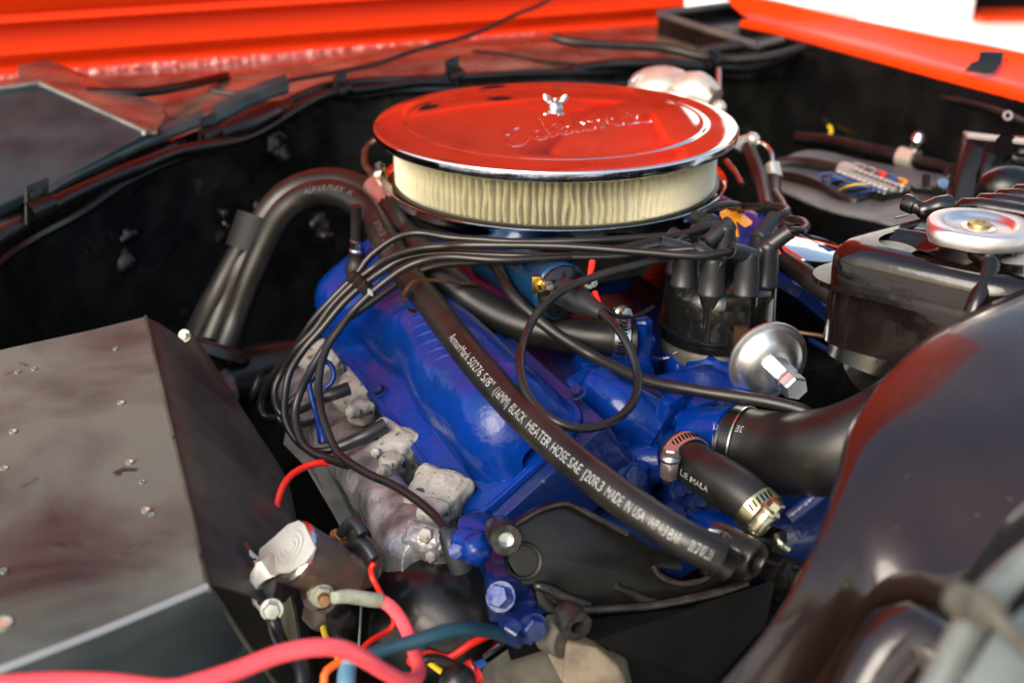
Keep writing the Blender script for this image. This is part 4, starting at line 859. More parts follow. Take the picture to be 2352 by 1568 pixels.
x_ = (tB-tA).normalized(); x_ = (x_-zx*x_.dot(zx)).normalized(); y_ = zx.cross(x_); hw = (tB-tA).length/2
pts = []
for k in range(33):
    a = 2*math.pi*k/32; pts.append(zc+x_*(math.cos(a)*.0140+(hw if math.cos(a) >= 0 else -hw))+y_*math.sin(a)*.0152)
g_ = MB(); ou = [q+(q-zc).normalized()*.0014 for q in pts]; g_.grid([[q-zx*.0026 for q in pts], [q-zx*.0026 for q in ou], [q+zx*.0026 for q in ou], [q+zx*.0026 for q in pts]])
tag(g_.build('cable_tie', CLIPB, ang=30), 'reddish brown cable tie binding the two heater hoses', 'cable tie', 'cable ties on hoses and wires')
ziptie('cable_tie', 'dark cable tie on the hoses beside the air cleaner pan', P(880, 540, 1.055), (P(930, 625, 1.02)-P(858, 505, 1.07)), .0135, .0135, .0035, CLIPB)
sepr = thing('wire_separator', 'small black separators holding the plug wires over the rear of the cover', 'separator', P(835, 650, .96))
for u, v, d in ((815, 640, .975), (828, 650, .965), (840, 662, .955)):
    MB().box(P(u, v, d), V((.004, .001, -.004)), V((.003, 0, .003)), V((0, .004, .001)), .001).build('spacer', RUB, sepr)
MB().box(P(851, 671, .945), V((.0022, 0, -.001)), V((0, .002, 0)), Z*.0022, .0005).build('tie_end', WHITEP, sepr)
def clamp(label, o, ax, r, wd, scr, scr_ax, m=ZINC, ms=ZINCY, slots=(0, 1), screw=True, nsl=9, hexr=.0065):
    t = thing('hose_clamp', label, 'hose clamp', o, 'worm drive hose clamps'); ax = ax.normalized()
    lathe('band', [(r, -wd/2), (r+.0008, -wd/2), (r+.0008, wd/2), (r, wd/2), (r, -wd/2)], o, ax, m, t, 56, start=0)
    v_ = (CAM-o); v_ = (v_-ax*v_.dot(ax)).normalized(); s_ = ax.cross(v_)
    for k in range(nsl):
        a = slots[0]+(slots[1]-slots[0])*k/max(1, nsl-1); n_ = v_*math.cos(a)+s_*math.sin(a); tg = ax.cross(n_)
        MB().box(o+n_*(r+.0009), ax*wd*.27+tg*wd*.05, tg*.0007, n_*.0002).build('slot', DARK, t)
    if screw:
        sa = scr_ax.normalized(); 
        hs_ = lathe('screw_housing', [(.0052, -.010), (.0062, -.009), (.0065, -.002), (.0062, .004), (.0055, .005)], scr, sa, m, t, 20)
        lathe('collar', [(.0, .004), (.0055, .004), (.0072, .0055), (.0072, .0075), (.0055, .009), (0, .009)], scr, sa, ms, t, 24)
        MB().hexb(scr+sa*.0085, sa, hexr*.85, .0065).build('screw_head', m, t, ang=20)
        lathe('screw_tip', [(.0045, -.011), (.0040, -.014), (.0022, -.016), (0, -.016)], scr, sa, ms, t, 16)
    return t
clamp('bright slotted clamp around the heater hose beside the tall blue fitting', P(1424, 776, .932), (P(1436, 778, .935)-P(1380, 774, .934)), .0158, .013, P(1421, 722, .915), V((.35, -.75, .35)), slots=(-1.15, .95), nsl=13)
lathe('hose_end', [(.0150, 0), (.0158, .001), (.0158, .007), (.0125, .008)], P(1440, 780, .936), RT, RUB, h2, 40)
# upper radiator hose
rh = thing('radiator_hose', 'wide black radiator hose between the blue water outlet and the radiator', 'hose', P(1800, 1045, .80))
RH = [P(*q) for q in ((1650, 1018, .850), (1690, 1022, .845), (1740, 1032, .835), (1810, 1042, .815), (1880, 1040, .79), (1950, 1025, .775), (2040, 985, .77), (2120, 930, .78))]
tube('hose', RH, [.0285, .0290, .0295, .0300, .0305, .0305, .0305, .0305], RUB, rh, seg=48)
print_at([('3E14', 1738, 1032, 1702, 1024), ('E', 1684, 1022, 1676, 1020), ('CR', 1664, 1018, 1652, 1018)], RH, .0293, .0075, WHITEP, rh, off=.42, flip=True)
cB = P(1695, 1023, .844)
lathe('band', [(.0294, -.004), (.0302, -.004), (.0302, .006), (.0294, .006)], cB-(RH[2]-RH[1]).normalized()*.0, (RH[2]-RH[1]), BLKS, rh, 64)
lathe('band_edge', [(.0302, -.0006), (.0307, -.0006), (.0307, .0008), (.0302, .0008)], cB+(RH[2]-RH[1]).normalized()*.005, (RH[2]-RH[1]), ZINCY, rh, 64)
# bypass hose
bh = thing('bypass_hose', 'short bent black hose with a clamp at each end below the wide radiator hose', 'hose', P(1650, 1110, .83))
BH = [P(*q) for q in ((1552, 1030, .820), (1575, 1050, .810), (1610, 1078, .795), (1650, 1102, .782), (1695, 1130, .770), (1730, 1160, .762), (1755, 1190, .757))]
tube('hose', BH, [.0142, .0148, .0160, .0168, .0168, .0160, .0155], RUB, bh, seg=36)
tube_text('LIE MALA', BH, .0175, .030, .006, WHITEP, bh, off=-.55)
clamp('pinkish slotted clamp with a long silver screw at the upper end of the bent hose', P(1574, 1046, .812), BH[1]-BH[0]+V((0, 0, 0)), .0162, .011, P(1538, 1068, .790), V((0, -.1, 1)), m=PNKM, ms=ZINC, slots=(-1.5, .25), nsl=12)
clamp('yellowish clamp with a hex screw at the lower end of the bent hose', P(1742, 1173, .759), BH[-1]-BH[-3], .0163, .010, P(1755, 1190, .735), (P(1782, 1160, .728)-P(1752, 1195, .732)), m=ZINCY, ms=ZINCY, slots=(-.9, .1), nsl=6)
clamp('thin clamp ring around the lower end of the lettered hose', P(1645, 1274, .699), H1[-1]-H1[-3], .0132, .008, P(1610, 1222, .715), V((-.8, -.2, .4)), m=BLKS, ms=ZINC, screw=False, slots=(-.5, .5), nsl=1)
th_ = MB().lathe([(.0133, -.0005), (.0140, -.0005), (.0140, .0010), (.0133, .0010)], P(1640, 1271, .699), H1[-1]-H1[-3], 48).build('ring_edge', ZINC, hh)
tube('band_tail', [P(1600, 1222, .725), P(1625, 1219, .72), P(1655, 1222, .72), P(1680, 1236, .72)], .0018, ZINC, hh, seg=6)
tube('hose_nipple', [P(1640, 1272, .70), P(1680, 1300, .70)], .011, BLKS, hh)
# ================================================================== ALTERNATOR BRACKET
br = thing('alternator_bracket', 'black cast bracket with three bosses in front of the blue valve cover', 'bracket', P(1400, 1300, .72))
bn = (F*.80+Z*.52-S*.22).normalized(); bO = P(1350, 1260, .735)
def BR(u, v, off=0): return PL(u, v, bO+bn*off, bn)
plate = [(1150, 1262), (1120, 1230), (1132, 1196), (1183, 1196), (1237, 1164), (1284, 1151), (1312, 1155), (1436, 1217), (1500, 1256), (1560, 1275), (1570, 1310), (1500, 1300), (1510, 1318), (1535, 1334), (1572, 1340), (1610, 1334), (1651, 1310), (1672, 1290), (1700, 1270), (1745, 1265), (1765, 1300), (1706, 1346), (1660, 1362), (1597, 1374), (1489, 1393), (1352, 1402), (1290, 1400), (1225, 1342), (1201, 1342), (1180, 1310)]
m_ = MB().prism([BR(*q, -.001) for q in plate], -bn*.012, .0012); m_.build('plate', CAST, br, ang=30)
def rib(name, pts, r, off=.0):
    m_ = MB().tube([BR(u, v, off) for u, v in pts], r, seg=12); m_.jitter(.0015, 200, 3); return m_.build(name, CASTR, br, ang=80)
def wall(name, pts, o0, o1, th, m=CAST):
    q = [BR(u, v, 0) for u, v in pts]; q = spline(q, 1, 4)[0]; ctr = BR(1420, 1290, 0); rows = []
    for k, p in enumerate(q):
        t = (q[min(k+1, len(q)-1)]-q[max(k-1, 0)]).normalized(); n = bn.cross(t); n = n if n.dot(ctr-p) > 0 else -n
        jt = .0008*noise.noise(p*120)
        rows.append([p+bn*o0, p+bn*(o1+jt)+n*.0008, p+bn*(o1+.0006+jt)+n*th*.5, p+bn*(o1+jt)+n*(th-.0008), p+bn*o0+n*th, p+bn*o0])
    return MB().grid(rows).build(name, m, br, ang=70)
wall('rim_wall', [(1166, 1206), (1190, 1190), (1237, 1163), (1284, 1149), (1312, 1152), (1370, 1182), (1440, 1218)], -.013, .007, .0036)
wall('rim_cap', [(1168, 1206), (1190, 1192), (1237, 1165), (1284, 1151), (1312, 1154), (1370, 1184), (1440, 1220)], .0066, .0080, .0034, CASTR)
wall('flange_wall', [(1275, 1408), (1352, 1406), (1420, 1402), (1489, 1396), (1597, 1376), (1665, 1358), (1706, 1344)], -.012, .012, .0052)
wall('flange_cap', [(1275, 1407), (1352, 1405), (1420, 1401), (1489, 1395), (1597, 1375), (1665, 1357), (1706, 1343)], .0116, .0134, .0050, CASTR)
wall('right_wall', [(1705, 1268), (1712, 1300), (1706, 1344)], -.012, .010, .0040)
rib('web_rib', [(1226, 1343), (1262, 1352), (1310, 1375), (1355, 1392)], .0030)
rib('web_rib', [(1415, 1345), (1450, 1362), (1490, 1378), (1530, 1388)], .0026)
rib('cutout_rib', [(1500, 1298), (1512, 1318), (1535, 1333), (1572, 1340), (1615, 1333), (1650, 1311)], .0020)
rib('step_edge', [(1436, 1217), (1430, 1260), (1425, 1300), (1420, 1345)], .0014, -.003)
def boss(u, v, d, ax, r, h, hole):
    o_ = P(u, v, d); b_ = MB().lathe([(r*.96, -h), (r, -h*.8), (r, -.002), (r*.93, 0), (hole*1.05, 0), (hole, -.0015), (hole*.96, -.012), (0, -.012)], o_, ax, 32); b_.jitter(.0007, 200, u); return b_.build('boss', CASTR, br, ang=50)
bx = (P(1162, 1243, .695)-P(1135, 1205, .745))
bs_ = boss(1163, 1240, .700, bx, .0102, .030, .0048)
lathe('boss_insert', [(.0048, -.003), (.0038, -.0035), (.0034, -.008), (0, -.008)], P(1163, 1240, .700), bx, ZINC, bs_, 24)
boss(1327, 1440, .675, (P(1345, 1458, .672)-P(1300, 1405, .695)), .0098, .016, .0042)
rb_ = boss(1738, 1290, .715, (P(1790, 1312, .705)-P(1700, 1262, .725)), .0125, .034, .0080)
lathe('hole_rim', [(.0125, 0), (.0118, .0016), (.0100, .0012), (.0090, -.004), (.006, -.010), (0, -.010)], BR(1202, 1288, .0005), bn, CAST, br, 32)
MB().prism([BR(*q, -.006) for q in ((1226, 1345), (1352, 1395), (1330, 1445), (1290, 1420))], Z*-.02+F*.01, .001).build('web', CAST, br, ang=30)
# hanging skirt of the bracket, below the flange
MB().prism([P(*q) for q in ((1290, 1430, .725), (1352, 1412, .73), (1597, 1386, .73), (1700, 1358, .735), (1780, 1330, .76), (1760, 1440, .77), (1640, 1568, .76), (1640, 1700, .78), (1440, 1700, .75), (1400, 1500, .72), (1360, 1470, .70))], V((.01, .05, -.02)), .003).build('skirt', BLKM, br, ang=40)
bb = thing('bracket_bolt', 'dark bolt through the right boss beside the reddish black radiator support', 'bolt', P(1800, 1300, .74))
tube('shank', [P(1750, 1290, .76), P(1820, 1320, .74), P(1850, 1335, .73)], .010, BLKS, bb)
MB().hexb(P(1800, 1312, .735), (P(1840, 1330, .73)-P(1780, 1295, .745)), .009, .008, .011).build('head', CAST, bb, ang=20)
MB().tube([P(1735, 1238, .77), P(1790, 1255, .76)], .012, seg=20).build('spacer', CAST, bb)
tube('wire_hook', [P(1782, 1228, .745), P(1790, 1245, .74), P(1812, 1262, .74)], .0022, ZINCY, bb, seg=8)
# ================================================================== ALTERNATOR / dusty castings at the bottom
al = thing('alternator', 'dusty tan alternator casing under the bracket at the bottom centre', 'alternator', P(1250, 1520, .74))
m_ = MB().prism([P(*q) for q in ((1075, 1580, .73), (1110, 1520, .735), (1180, 1475, .74), (1225, 1462, .745), (1250, 1455, .75), (1290, 1480, .75), (1320, 1580, .74), (1300, 1700, .74), (1075, 1700, .73))], V((.01, .03, -.03)), .006); m_.jitter(.002, 80, 1)
m_.build('end_casing', DUST, al, ang=60)
MB().box(P(1205, 1485, .735), V((.010, 0, .004)), V((0, .004, 0)), V((-.001, 0, .004)), .001).build('casing_slot', DARK, al)
m_ = MB().prism([P(*q) for q in ((1300, 1475, .715), (1370, 1485, .71), (1425, 1535, .71), (1445, 1600, .71), (1430, 1700, .72), (1285, 1700, .72), (1290, 1560, .715))], V((.005, .02, -.006)), .003); m_.jitter(.0015, 80, 2)
m_.build('fan_guard', TAN, al, ang=60)
m_ = MB().prism([P(*q) for q in ((1255, 1500, .73), (1300, 1478, .73), (1330, 1540, .72), (1290, 1568, .72))], V((.005, .02, -.006)), .002); m_.build('guard_tab', TAN, al, ang=60)
for k in range(7):
    tube('winding', [P(1112+5*k, 1508-3*k, .735+.003*k), P(1150+6*k, 1478-3*k, .745+.003*k), P(1200+6*k, 1462-4*k, .75+.003*k)], .0016, ALU, al, seg=6)
MB().tube([P(1258, 1450, .73), P(1300, 1470, .72)], .012, seg=16).build('pivot', DUST, al)
# ================================================================== RADIATOR
rad = thing('radiator', 'glossy black radiator tank reflecting the hood, with a filler neck', 'radiator', P(2150, 620, .80)-Z*.3)
# top tank: footprint in the car frame
RO = P(1866, 552, .80); Rf = (S*.47+F*.883).normalized(); Rs = (S-F*.15).normalized()
def RT_(s, f, z): return RO+Rs*s+Rf*f+Z*z
def SF(u, v, z=0):
    q = PZ(u, v, RO.z+z)-RO; dt = Rs.x*Rf.y-Rs.y*Rf.x; return (q.x*Rf.y-q.y*Rf.x)/dt, (Rs.x*q.y-Rs.y*q.x)/dt
TD = .15
foot = rr(0, TD, 0, .60, .034, 8)    # (f, s)
tk = MB(); rings = []
for z, ins in ((-.075, 0), (-.030, -.0), (-.026, .0), (-.012, .0), (-.006, .002), (-.002, .006), (-.0004, .012), (.0, .020)):
    ring = []
    for f, s in foot:
        cf, cs_ = TD/2, .30; f2 = cf+(f-cf)*(1-ins/cf); s2 = cs_+(s-cs_)*(1-ins/.30)
        ring.append(RT_(s2, f2, z))
    rings.append(ring)
MB().grid([r+r[:1] for r in rings]).build('top_tank', TANK, rad, ang=50)
rws = []; rs0, rf0 = SF(2045, 556)
rbs = [SF(2187, 466)[0], SF(2221, 455)[0], SF(2268, 444)[0]]; sp_ = (rbs[2]-rbs[0])/2; rbs = [rbs[0]+sp_*k for k in range(9)]
for i in range(111):
    s = .018+(.60-.036)*i/110; row = []
    for j in range(25):
        f = .018+(TD-.036)*j/24
        z = .0
        q = math.hypot(s-rs0, f-rf0); z -= .007*(1-sst((q-.022)/.008)); z += .002*math.exp(-((q-.034)/.006)**2)
        z += .0022*noise.noise(V((s*22, f*22, 0)))-.006*sst((.05-abs(s-.02))/.04)*0
        row.append(RT_(s, f, z))
    rws.append(row)
MB().grid(rws).build('tank_top', TANK, rad, ang=80)
lathe('recess_disc', [(0, 0), (.019, 0), (.020, -.001)], RT_(rs0, rf0, -.0055), Z, LUG, rad, 36)
seamf = rr(-.009, TD+.009, -.009, .609, .038, 8)
pts = [RT_(s, f, -.028) for f, s in seamf]; pts.append(pts[0])
m_ = MB().grid([[p+Z*.0022 for p in pts], pts, [p-Z*.002 for p in pts], [RT_(.3, TD/2, -.028)+(p-RT_(.3, TD/2, -.028))*.95-Z*.003 for p in pts]]); m_.build('seam_flange', TANK, rad, ang=80)
MB().grid([[p+Z*.0022 for p in pts], [RT_(.3, TD/2, -.028)+(p-RT_(.3, TD/2, -.028))*.93+Z*.003 for p in pts]]).build('seam_top', TANK, rad, ang=80)
MB().box(RT_(.3, TD*.6, -.30), S*.27, F*.035, Z*.22, .004).build('core', BLKW, rad)
MB().tube([RT_(.05, .03, -.07), RT_(.04, .03, -.10)], .036, seg=28).build('tank_outlet', BLK, rad)
# ribs of the tank, further along
for s in rbs:
    m_ = MB().tube([RT_(s, .006, -.004), RT_(s, .02, .001), RT_(s, TD-.03, .001), RT_(s, TD-.006, -.004)], sp_*.33, seg=14); m_.build('tank_rib', TANK, rad, ang=60)
# filler neck and cap
cp0 = P(2247, 527, .775)
nk = lathe('filler_neck', [(.030, -.028), (.024, -.024), (.0235, -.006), (.027, -.004), (.027, 0)], cp0-Z*.004, Z, BLK, rad, 48)
n_lobe = 48; cpm = MB()
def cring(r, z, lob=0): return [cp0+V((math.cos(a), math.sin(a), 0))*(r*(1+lob*(max(0, math.cos(2*(a-.35)))**6)))+Z*z for a in (2*math.pi*k/n_lobe for k in range(n_lobe+1))]
cpm.grid([cring(.0300, -.006, .1), cring(.0330, -.0055, .12), cring(.0338, -.003, .12), cring(.0336, .0035, .11), cring(.0325, .0050, .10), cring(.0300, .0056, .04), cring(.0255, .0056), cring(.0235, .0052), cring(.0215, .0028), cring(.0195, .0018), cring(.010, .0016), cring(.0001, .0016)])
rcap = cpm.build('radiator_cap', SHELL, rad, ang=40)
lathe('rivet', [(.0075, .0015), (.0078, .0035), (.0070, .0048), (.0035, .0050), (.003, .0045), (0, .0045)], cp0, Z, BRASS, rcap, 32)
lathe('rivet_washer', [(.012, .0018), (.0115, .0024), (.007, .0028)], cp0, Z, CREAM, rcap, 32)
tube('overflow_pipe', [P(2235, 580, .765), P(2262, 590, .755), P(2275, 610, .75), P(2262, 650, .745), P(2245, 690, .74), P(2235, 720, .74)], .0062, TANK, rad, seg=16)
th = MB().tube([P(2262, 640, .77), P(2320, 648, .77), P(2400, 650, .78)], [.012, .019, .02], seg=20); th.jitter(.004, 40, 4); th.build('solder_lump', FLUX, rad, ang=80)
tube('overflow_tip', [P(2308, 570, .77), P(2300, 590, .765)], .009, BLK, rad)
# bulb holder lying on the tank
bu = thing('bulb_holder', 'small black two-part connector lying loose on the radiator tank', 'connector', P(2120, 480, .85))
b0, b1 = P(2075, 463, .86), P(2180, 482, .845); bxx = (b1-b0).normalized()
lathe('socket', [(.0, 0), (.0060, 0), (.0068, .001), (.0068, .009), (.0056, .010), (.0056, .017), (.0045, .018)], b0, (P(2130, 484, .85)-b0), BAKE, bu, 24)
lathe('barrel', [(.0045, 0), (.0055, .001), (.0062, .006), (.0070, .012), (.0080, .014), (.0080, .024), (.007, .026), (0, .026)], P(2108, 486, .85), (P(2180, 470, .85)-P(2108, 486, .85)), BAKE, bu, 28)
tube('spring', [P(2100+1.5*k, 476+6*math.sin(k*2.1), .852) for k in range(14)], .0007, ZINC, bu, seg=6)
tube('pin', [P(2056, 500, .85), P(2085, 494, .85)], .001, ZINC, bu, seg=6)
# clamp at the hose on the far side of the tank
clamp('bright slotted clamp half hidden behind the reddish black panel', P(2090, 800, .82), V((.5, -.3, -.5)), .026, .013, P(2105, 762, .80), (P(2140, 764, .79)-P(2095, 760, .81)), m=ZINC, ms=ZINC, slots=(-1.2, -.4), nsl=7)
MB().tube([P(2000, 860, .86), P(2060, 810, .84), P(2120, 800, .82), P(2200, 860, .80)], .026, seg=28).build('lower_neck', BLK, rad)
# ================================================================== RADIATOR SUPPORT (right foreground)
ra = thing('radiator_support', 'glossy reddish black sheet metal panel in the lower right foreground', 'panel', P(2150, 1200, .5))
edge = [(2460, 600, .773), (2352, 655, .734), (2230, 706, .714), (2130, 762, .697), (2060, 822, .677), (1990, 905, .65), (1945, 985, .624), (1928, 1060, .601), (1905, 1140, .58), (1878, 1215, .562), (1840, 1300, .543), (1790, 1390, .532), (1715, 1490, .519), (1610, 1610, .51), (1500, 1740, .50)]
e0 = resamp(spline([P(*q) for q in edge], 1, 6)[0], 46)
in1 = [(2560, 700, .695), (2470, 760, .674), (2352, 830, .65), (2260, 900, .633), (2180, 980, .613), (2100, 1040, .60), (2030, 1110, .584), (1990, 1180, .569), (1965, 1240, .5605), (1950, 1290, .554), (1925, 1350, .547), (1880, 1430, .543), (1810, 1530, .535), (1700, 1660, .525), (1600, 1800, .512)]
in2 = [(2700, 900, .611), (2600, 960, .60), (2500, 1040, .584), (2400, 1110, .572), (2320, 1180, .562), (2270, 1250, .552), (2230, 1300, .546), (2170, 1320, .545), (2100, 1310, .548), (2040, 1320, .553), (1990, 1370, .554), (1940, 1450, .553), (1890, 1540, .55), (1800, 1680, .54), (1700, 1850, .525)]
e1 = resamp(spline([P(*q) for q in in1], 1, 6)[0], 46); e2 = resamp(spline([P(*q) for q in in2], 1, 6)[0], 46)
rws = [[p-Z*.02 for p in e0], [p-Z*.004 for p in e0], [p+(b-p).normalized()*.004 for p, b in zip(e0, e1)]]
for f in (.2, .4, .6, .8, 1): rws.append([a.lerp(b, f)+Z*.0035*math.sin(math.pi*f)+Z*.0015*noise.noise(a.lerp(b, f)*14) for a, b in zip(e0, e1)])
for f in (.2, .4, .6, .8, 1): rws.append([a.lerp(b, f)+Z*.002*math.sin(math.pi*f)+Z*.002*noise.noise(a.lerp(b, f)*14) for a, b in zip(e1, e2)])
MB().grid(rws).build('panel', SHRD, ra, ang=60)
# recessed lamp/latch opening with raised lips
i2 = [P(u, v, d) for u, v, d in in2[3:]]
MB().grid(dense([i2, [p+(P(2130, 1560, .56)-p).normalized()*.008-Z*.004 for p in i2], [p+(P(2130, 1560, .58)-p).normalized()*.014-Z*.022 for p in i2]], 40, 8)).build('opening_lip', SHRD, ra, ang=60)
MB().prism([p+(P(2130, 1560, .58)-p).normalized()*.010-Z*.022 for p in resamp(spline(i2, 1, 4)[0], 24)], Z*-.004).build('opening_floor', SHRD, ra, ang=60)
tube('opening_rib', [P(1930, 1700, .53), P(1975, 1600, .535), P(2035, 1500, .54), (P(2090, 1465, .54)), P(2180, 1520, .53), P(2280, 1600, .52)], [.012, .015, .018, .018, .013, .011], SHRD, ra, seg=28)
gb = thing('latch_bar', 'blurred pale grey bars crossing in the bottom right corner', 'bar', P(2300, 1450, .38))
tube('bar', [P(2120, 1640, .39), P(2220, 1450, .40), P(2300, 1340, .41), P(2420, 1240, .42)], .006, STRAP, gb, seg=16)
tube('bar', [P(2240, 1360, .38), P(2310, 1440, .37), P(2420, 1540, .36)], .003, DUST, gb, seg=16)
MB().prism([P(*q) for q in ((2180, 1620, .37), (2290, 1440, .385), (2420, 1340, .40), (2500, 1700, .36))], V((0, .004, -.008)), .002).build('plate', STRAP, gb)
lathe('bolt', [(.006, 0), (.0065, .004), (.005, .007), (0, .008)], P(2202, 1385, .40), V((0, -.5, .8)), DUST, gb, 20)
lathe('bolt', [(.006, 0), (.0065, .004), (.005, .007), (0, .008)], P(2260, 1405, .38), V((0, -.5, .8)), DUST, gb, 20)
# support leg hanging under the panel edge, at the bottom
MB().grid([[P(1640, 1572, .56), P(1720, 1478, .58), P(1790, 1385, .60)], [P(1600, 1640, .60), P(1690, 1520, .62), P(1770, 1420, .64)]], .003, Z*-1).build('lower_flange', STRAP, ra) if False else None
# ================================================================== RIGHT REAR DETAILS
tr_ = thing('terminal_strip', 'row of small fuse terminals with coloured wires on the far shock tower', 'terminal block', P(1990, 430, 1.35))
rnd = random.Random(5)
t0, t1 = P(1945, 412, 1.335), P(2050, 452, 1.27); tx = (t1-t0).normalized(); ty = Z.cross(tx).normalized()
MB().box((t0+t1)/2+Z*.001, (t1-t0)/2*1.15, ty*.020, Z*.006, .001).build('base', BAKE, tr_)
for k in range(10):
    c_ = t0.lerp(t1, k/9)
    for j, m_ in ((-1, ALU), (0, LUG), (1, ALU)):
        lathe('terminal_screw', [(.0042, .006), (.0042, .010), (.003, .011), (0, .011)], c_+ty*.012*j, Z, m_, tr_, 12)
cols = [BWIRE, RUBC, BWIRE, BWIRE, RUBC, BWIRE, YWIRE, BWIRE, RUBC, BWIRE]
for k in range(10):
    c_ = t0.lerp(t1, k/9)-ty*.014+Z*.008; s_ = -1
    tube('lead', [c_, c_-ty*.010+Z*.003, c_-ty*.020-tx*.012-Z*.002, P(1905+6*k*.3, 430+2.4*k, 1.33)-Z*.0], .0010, cols[k], tr_, seg=8)
    c2 = t0.lerp(t1, k/9)+ty*.014+Z*.008
    if k % 2 == 0: tube('lead', [c2, c2+ty*.012+Z*.004, c2+ty*.02-tx*.03], .0018, rnd.choice((RWIRE, ORNG, PNKM, BWIRE)), tr_, seg=8)
wl = 'wires on the far shock tower'
for k, (lab, off, m_) in enumerate((('dark wire running along the near edge of the grey far tower', 0, RUB), ('second dark wire beside the coloured terminals', 9, RUB), ('third dark wire nearest the near edge of the grey tower', 20, RUBC))):
    cable('tower_wire', lab, [(1790, 398+off, 1.40), (1840, 405+off, 1.37), (1890, 425+off, 1.33), (1925, 448+off*.8, 1.29), (1965, 460+off*.5, 1.27), (1995, 448+off*.4, 1.28)], .0035, m_, wl)
cable('tower_cable', 'thick black cable with a grey ferrule and copper end on the far tower', [(1770, 385, 1.46), (1810, 376, 1.45), (1860, 376, 1.43), (1910, 385, 1.40), (1940, 393, 1.38)], .009, RUB, cat='cable')
ce = thing('cable_end', 'grey ferrule with bare copper end leading to the terminals', 'ferrule', P(1955, 398, 1.36))
tube('ferrule', [P(1938, 392, 1.385), P(1966, 400, 1.36)], .0115, PLATE, ce)
tube('copper_end', [P(1970, 402, 1.355), P(2015, 418, 1.33), P(2040, 430, 1.31)], .0045, PNKM, ce)
bk = thing('brace_rod', 'long black rod with a cream sleeve above the grey far tower', 'rod', P(2000, 355, 1.5))
tube('rod', [P(1830, 318, 1.60), P(1905, 325, 1.56), P(2000, 345, 1.50), P(2100, 368, 1.45), P(2200, 395, 1.40), P(2280, 415, 1.36)], .0095, BLKS, bk, seg=18)
tube('sleeve', [P(2068, 360, 1.465), P(2103, 369, 1.448)], .0135, CREAM, bk, seg=20)
lathe('wing_screw', [(.006, 0), (.006, .01), (.010, .02), (.006, .028), (0, .03)], P(2098, 352, 1.45), V((.1, -.2, 1)), ALU, bk, 16)
bj = thing('battery_hook', 'small black threaded hook and clamp standing on the grey far tower', 'bolt', P(2125, 435, 1.27))
tube('threaded_rod', [P(2125, 440, 1.27), P(2128, 405, 1.28)], .0045, BLKS, bj)
tube('threaded_rod', [P(2172, 430, 1.29), P(2175, 385, 1.31)], .003, BLKS, bj)
MB().box(P(2140, 438, 1.27), V((.022, 0, -.002)), V((0, .008, 0)), Z*.0035, .001).build('foot', BLKS, bj)
tube('arm', [P(2150, 440, 1.26), P(2165, 425, 1.27), P(2195, 405, 1.29)], .006, BLKS, bj)
lathe('nut', [(.007, 0), (.007, .006), (0, .006)], P(2163, 428, 1.262), V((0, -.6, .8)), ALU, bj, 12)
fb = thing('upright_bracket', 'black upright steel frame with a bright top edge and a rounded opening, at the right', 'bracket', P(2300, 380, 1.1))
fr2 = [P(*q) for q in ((2186, 462, 1.12), (2195, 420, 1.13), (2226, 310, 1.16), (2235, 308, 1.16), (2420, 330, 1.10), (2420, 360, 1.10), (2290, 352, 1.14), (2262, 362, 1.14), (2246, 400, 1.13), (2240, 470, 1.11))]
MB().prism(fr2, V((.004, .03, -.004)), .003).build('frame', BLKS, fb)
tube('top_edge', [P(2226, 312, 1.155), P(2300, 320, 1.13), P(2420, 334, 1.095)], .0035, PLATE, fb, seg=8)
MB().tube([P(2270, 440, 1.14), P(2272, 395, 1.15), P(2300, 368, 1.16), P(2420, 372, 1.15)], [.016, .02, .024, .024], seg=24).build('hump', BLKS, fb)
lathe('hole', [(0, 0), (.010, 0), (.011, .001)], P(2308, 333, 1.12), V((0, -1, .2)), DARK, fb, 20)
MB().ball(P(2318, 432, 1.08), .024, 3, (1.25, 1, .9)).build('knob', BLKS, fb)
# cables on the dark apron at the right
cable('apron_wire', 'black wire sagging along the dark apron below the orange fender', [(1885, 95, 1.72), (1915, 130, 1.68), (1938, 178, 1.64), (1955, 200, 1.62), (2000, 208, 1.58), (2060, 214, 1.54), (2150, 222, 1.47), (2240, 240, 1.40), (2310, 262, 1.35), (2370, 290, 1.30)], .0045, RUB, 'wires on the dark apron')
cable('apron_wire', 'thinner wire looping lower on the dark apron', [(1990, 225, 1.60), (2060, 245, 1.56), (2120, 254, 1.52), (2200, 250, 1.46), (2290, 252, 1.38)], .0025, RUB, 'wires on the dark apron')
cable('apron_wire', 'short stub with a yellow wire in the dark corner behind the far tower', [(1868, 245, 1.72), (1885, 262, 1.70), (1905, 290, 1.66)], .005, RUB, 'wires on the dark apron')
cable('yellow_wire', 'little yellow wire in the dark corner behind the far tower', [(1905, 290, 1.66), (1910, 302, 1.65), (1902, 318, 1.64)], .0028, YWIRE)
lathe_e = thing('eyelet', 'small pale eyelet on the dark apron at the right', 'eyelet', P(2315, 266, 1.33))
MB().tube([P(2315+9*math.cos(a), 266+9*math.sin(a), 1.33) for a in [2*math.pi*k/16 for k in range(17)]], .0014, seg=8).build('ring', PLATE, lathe_e)
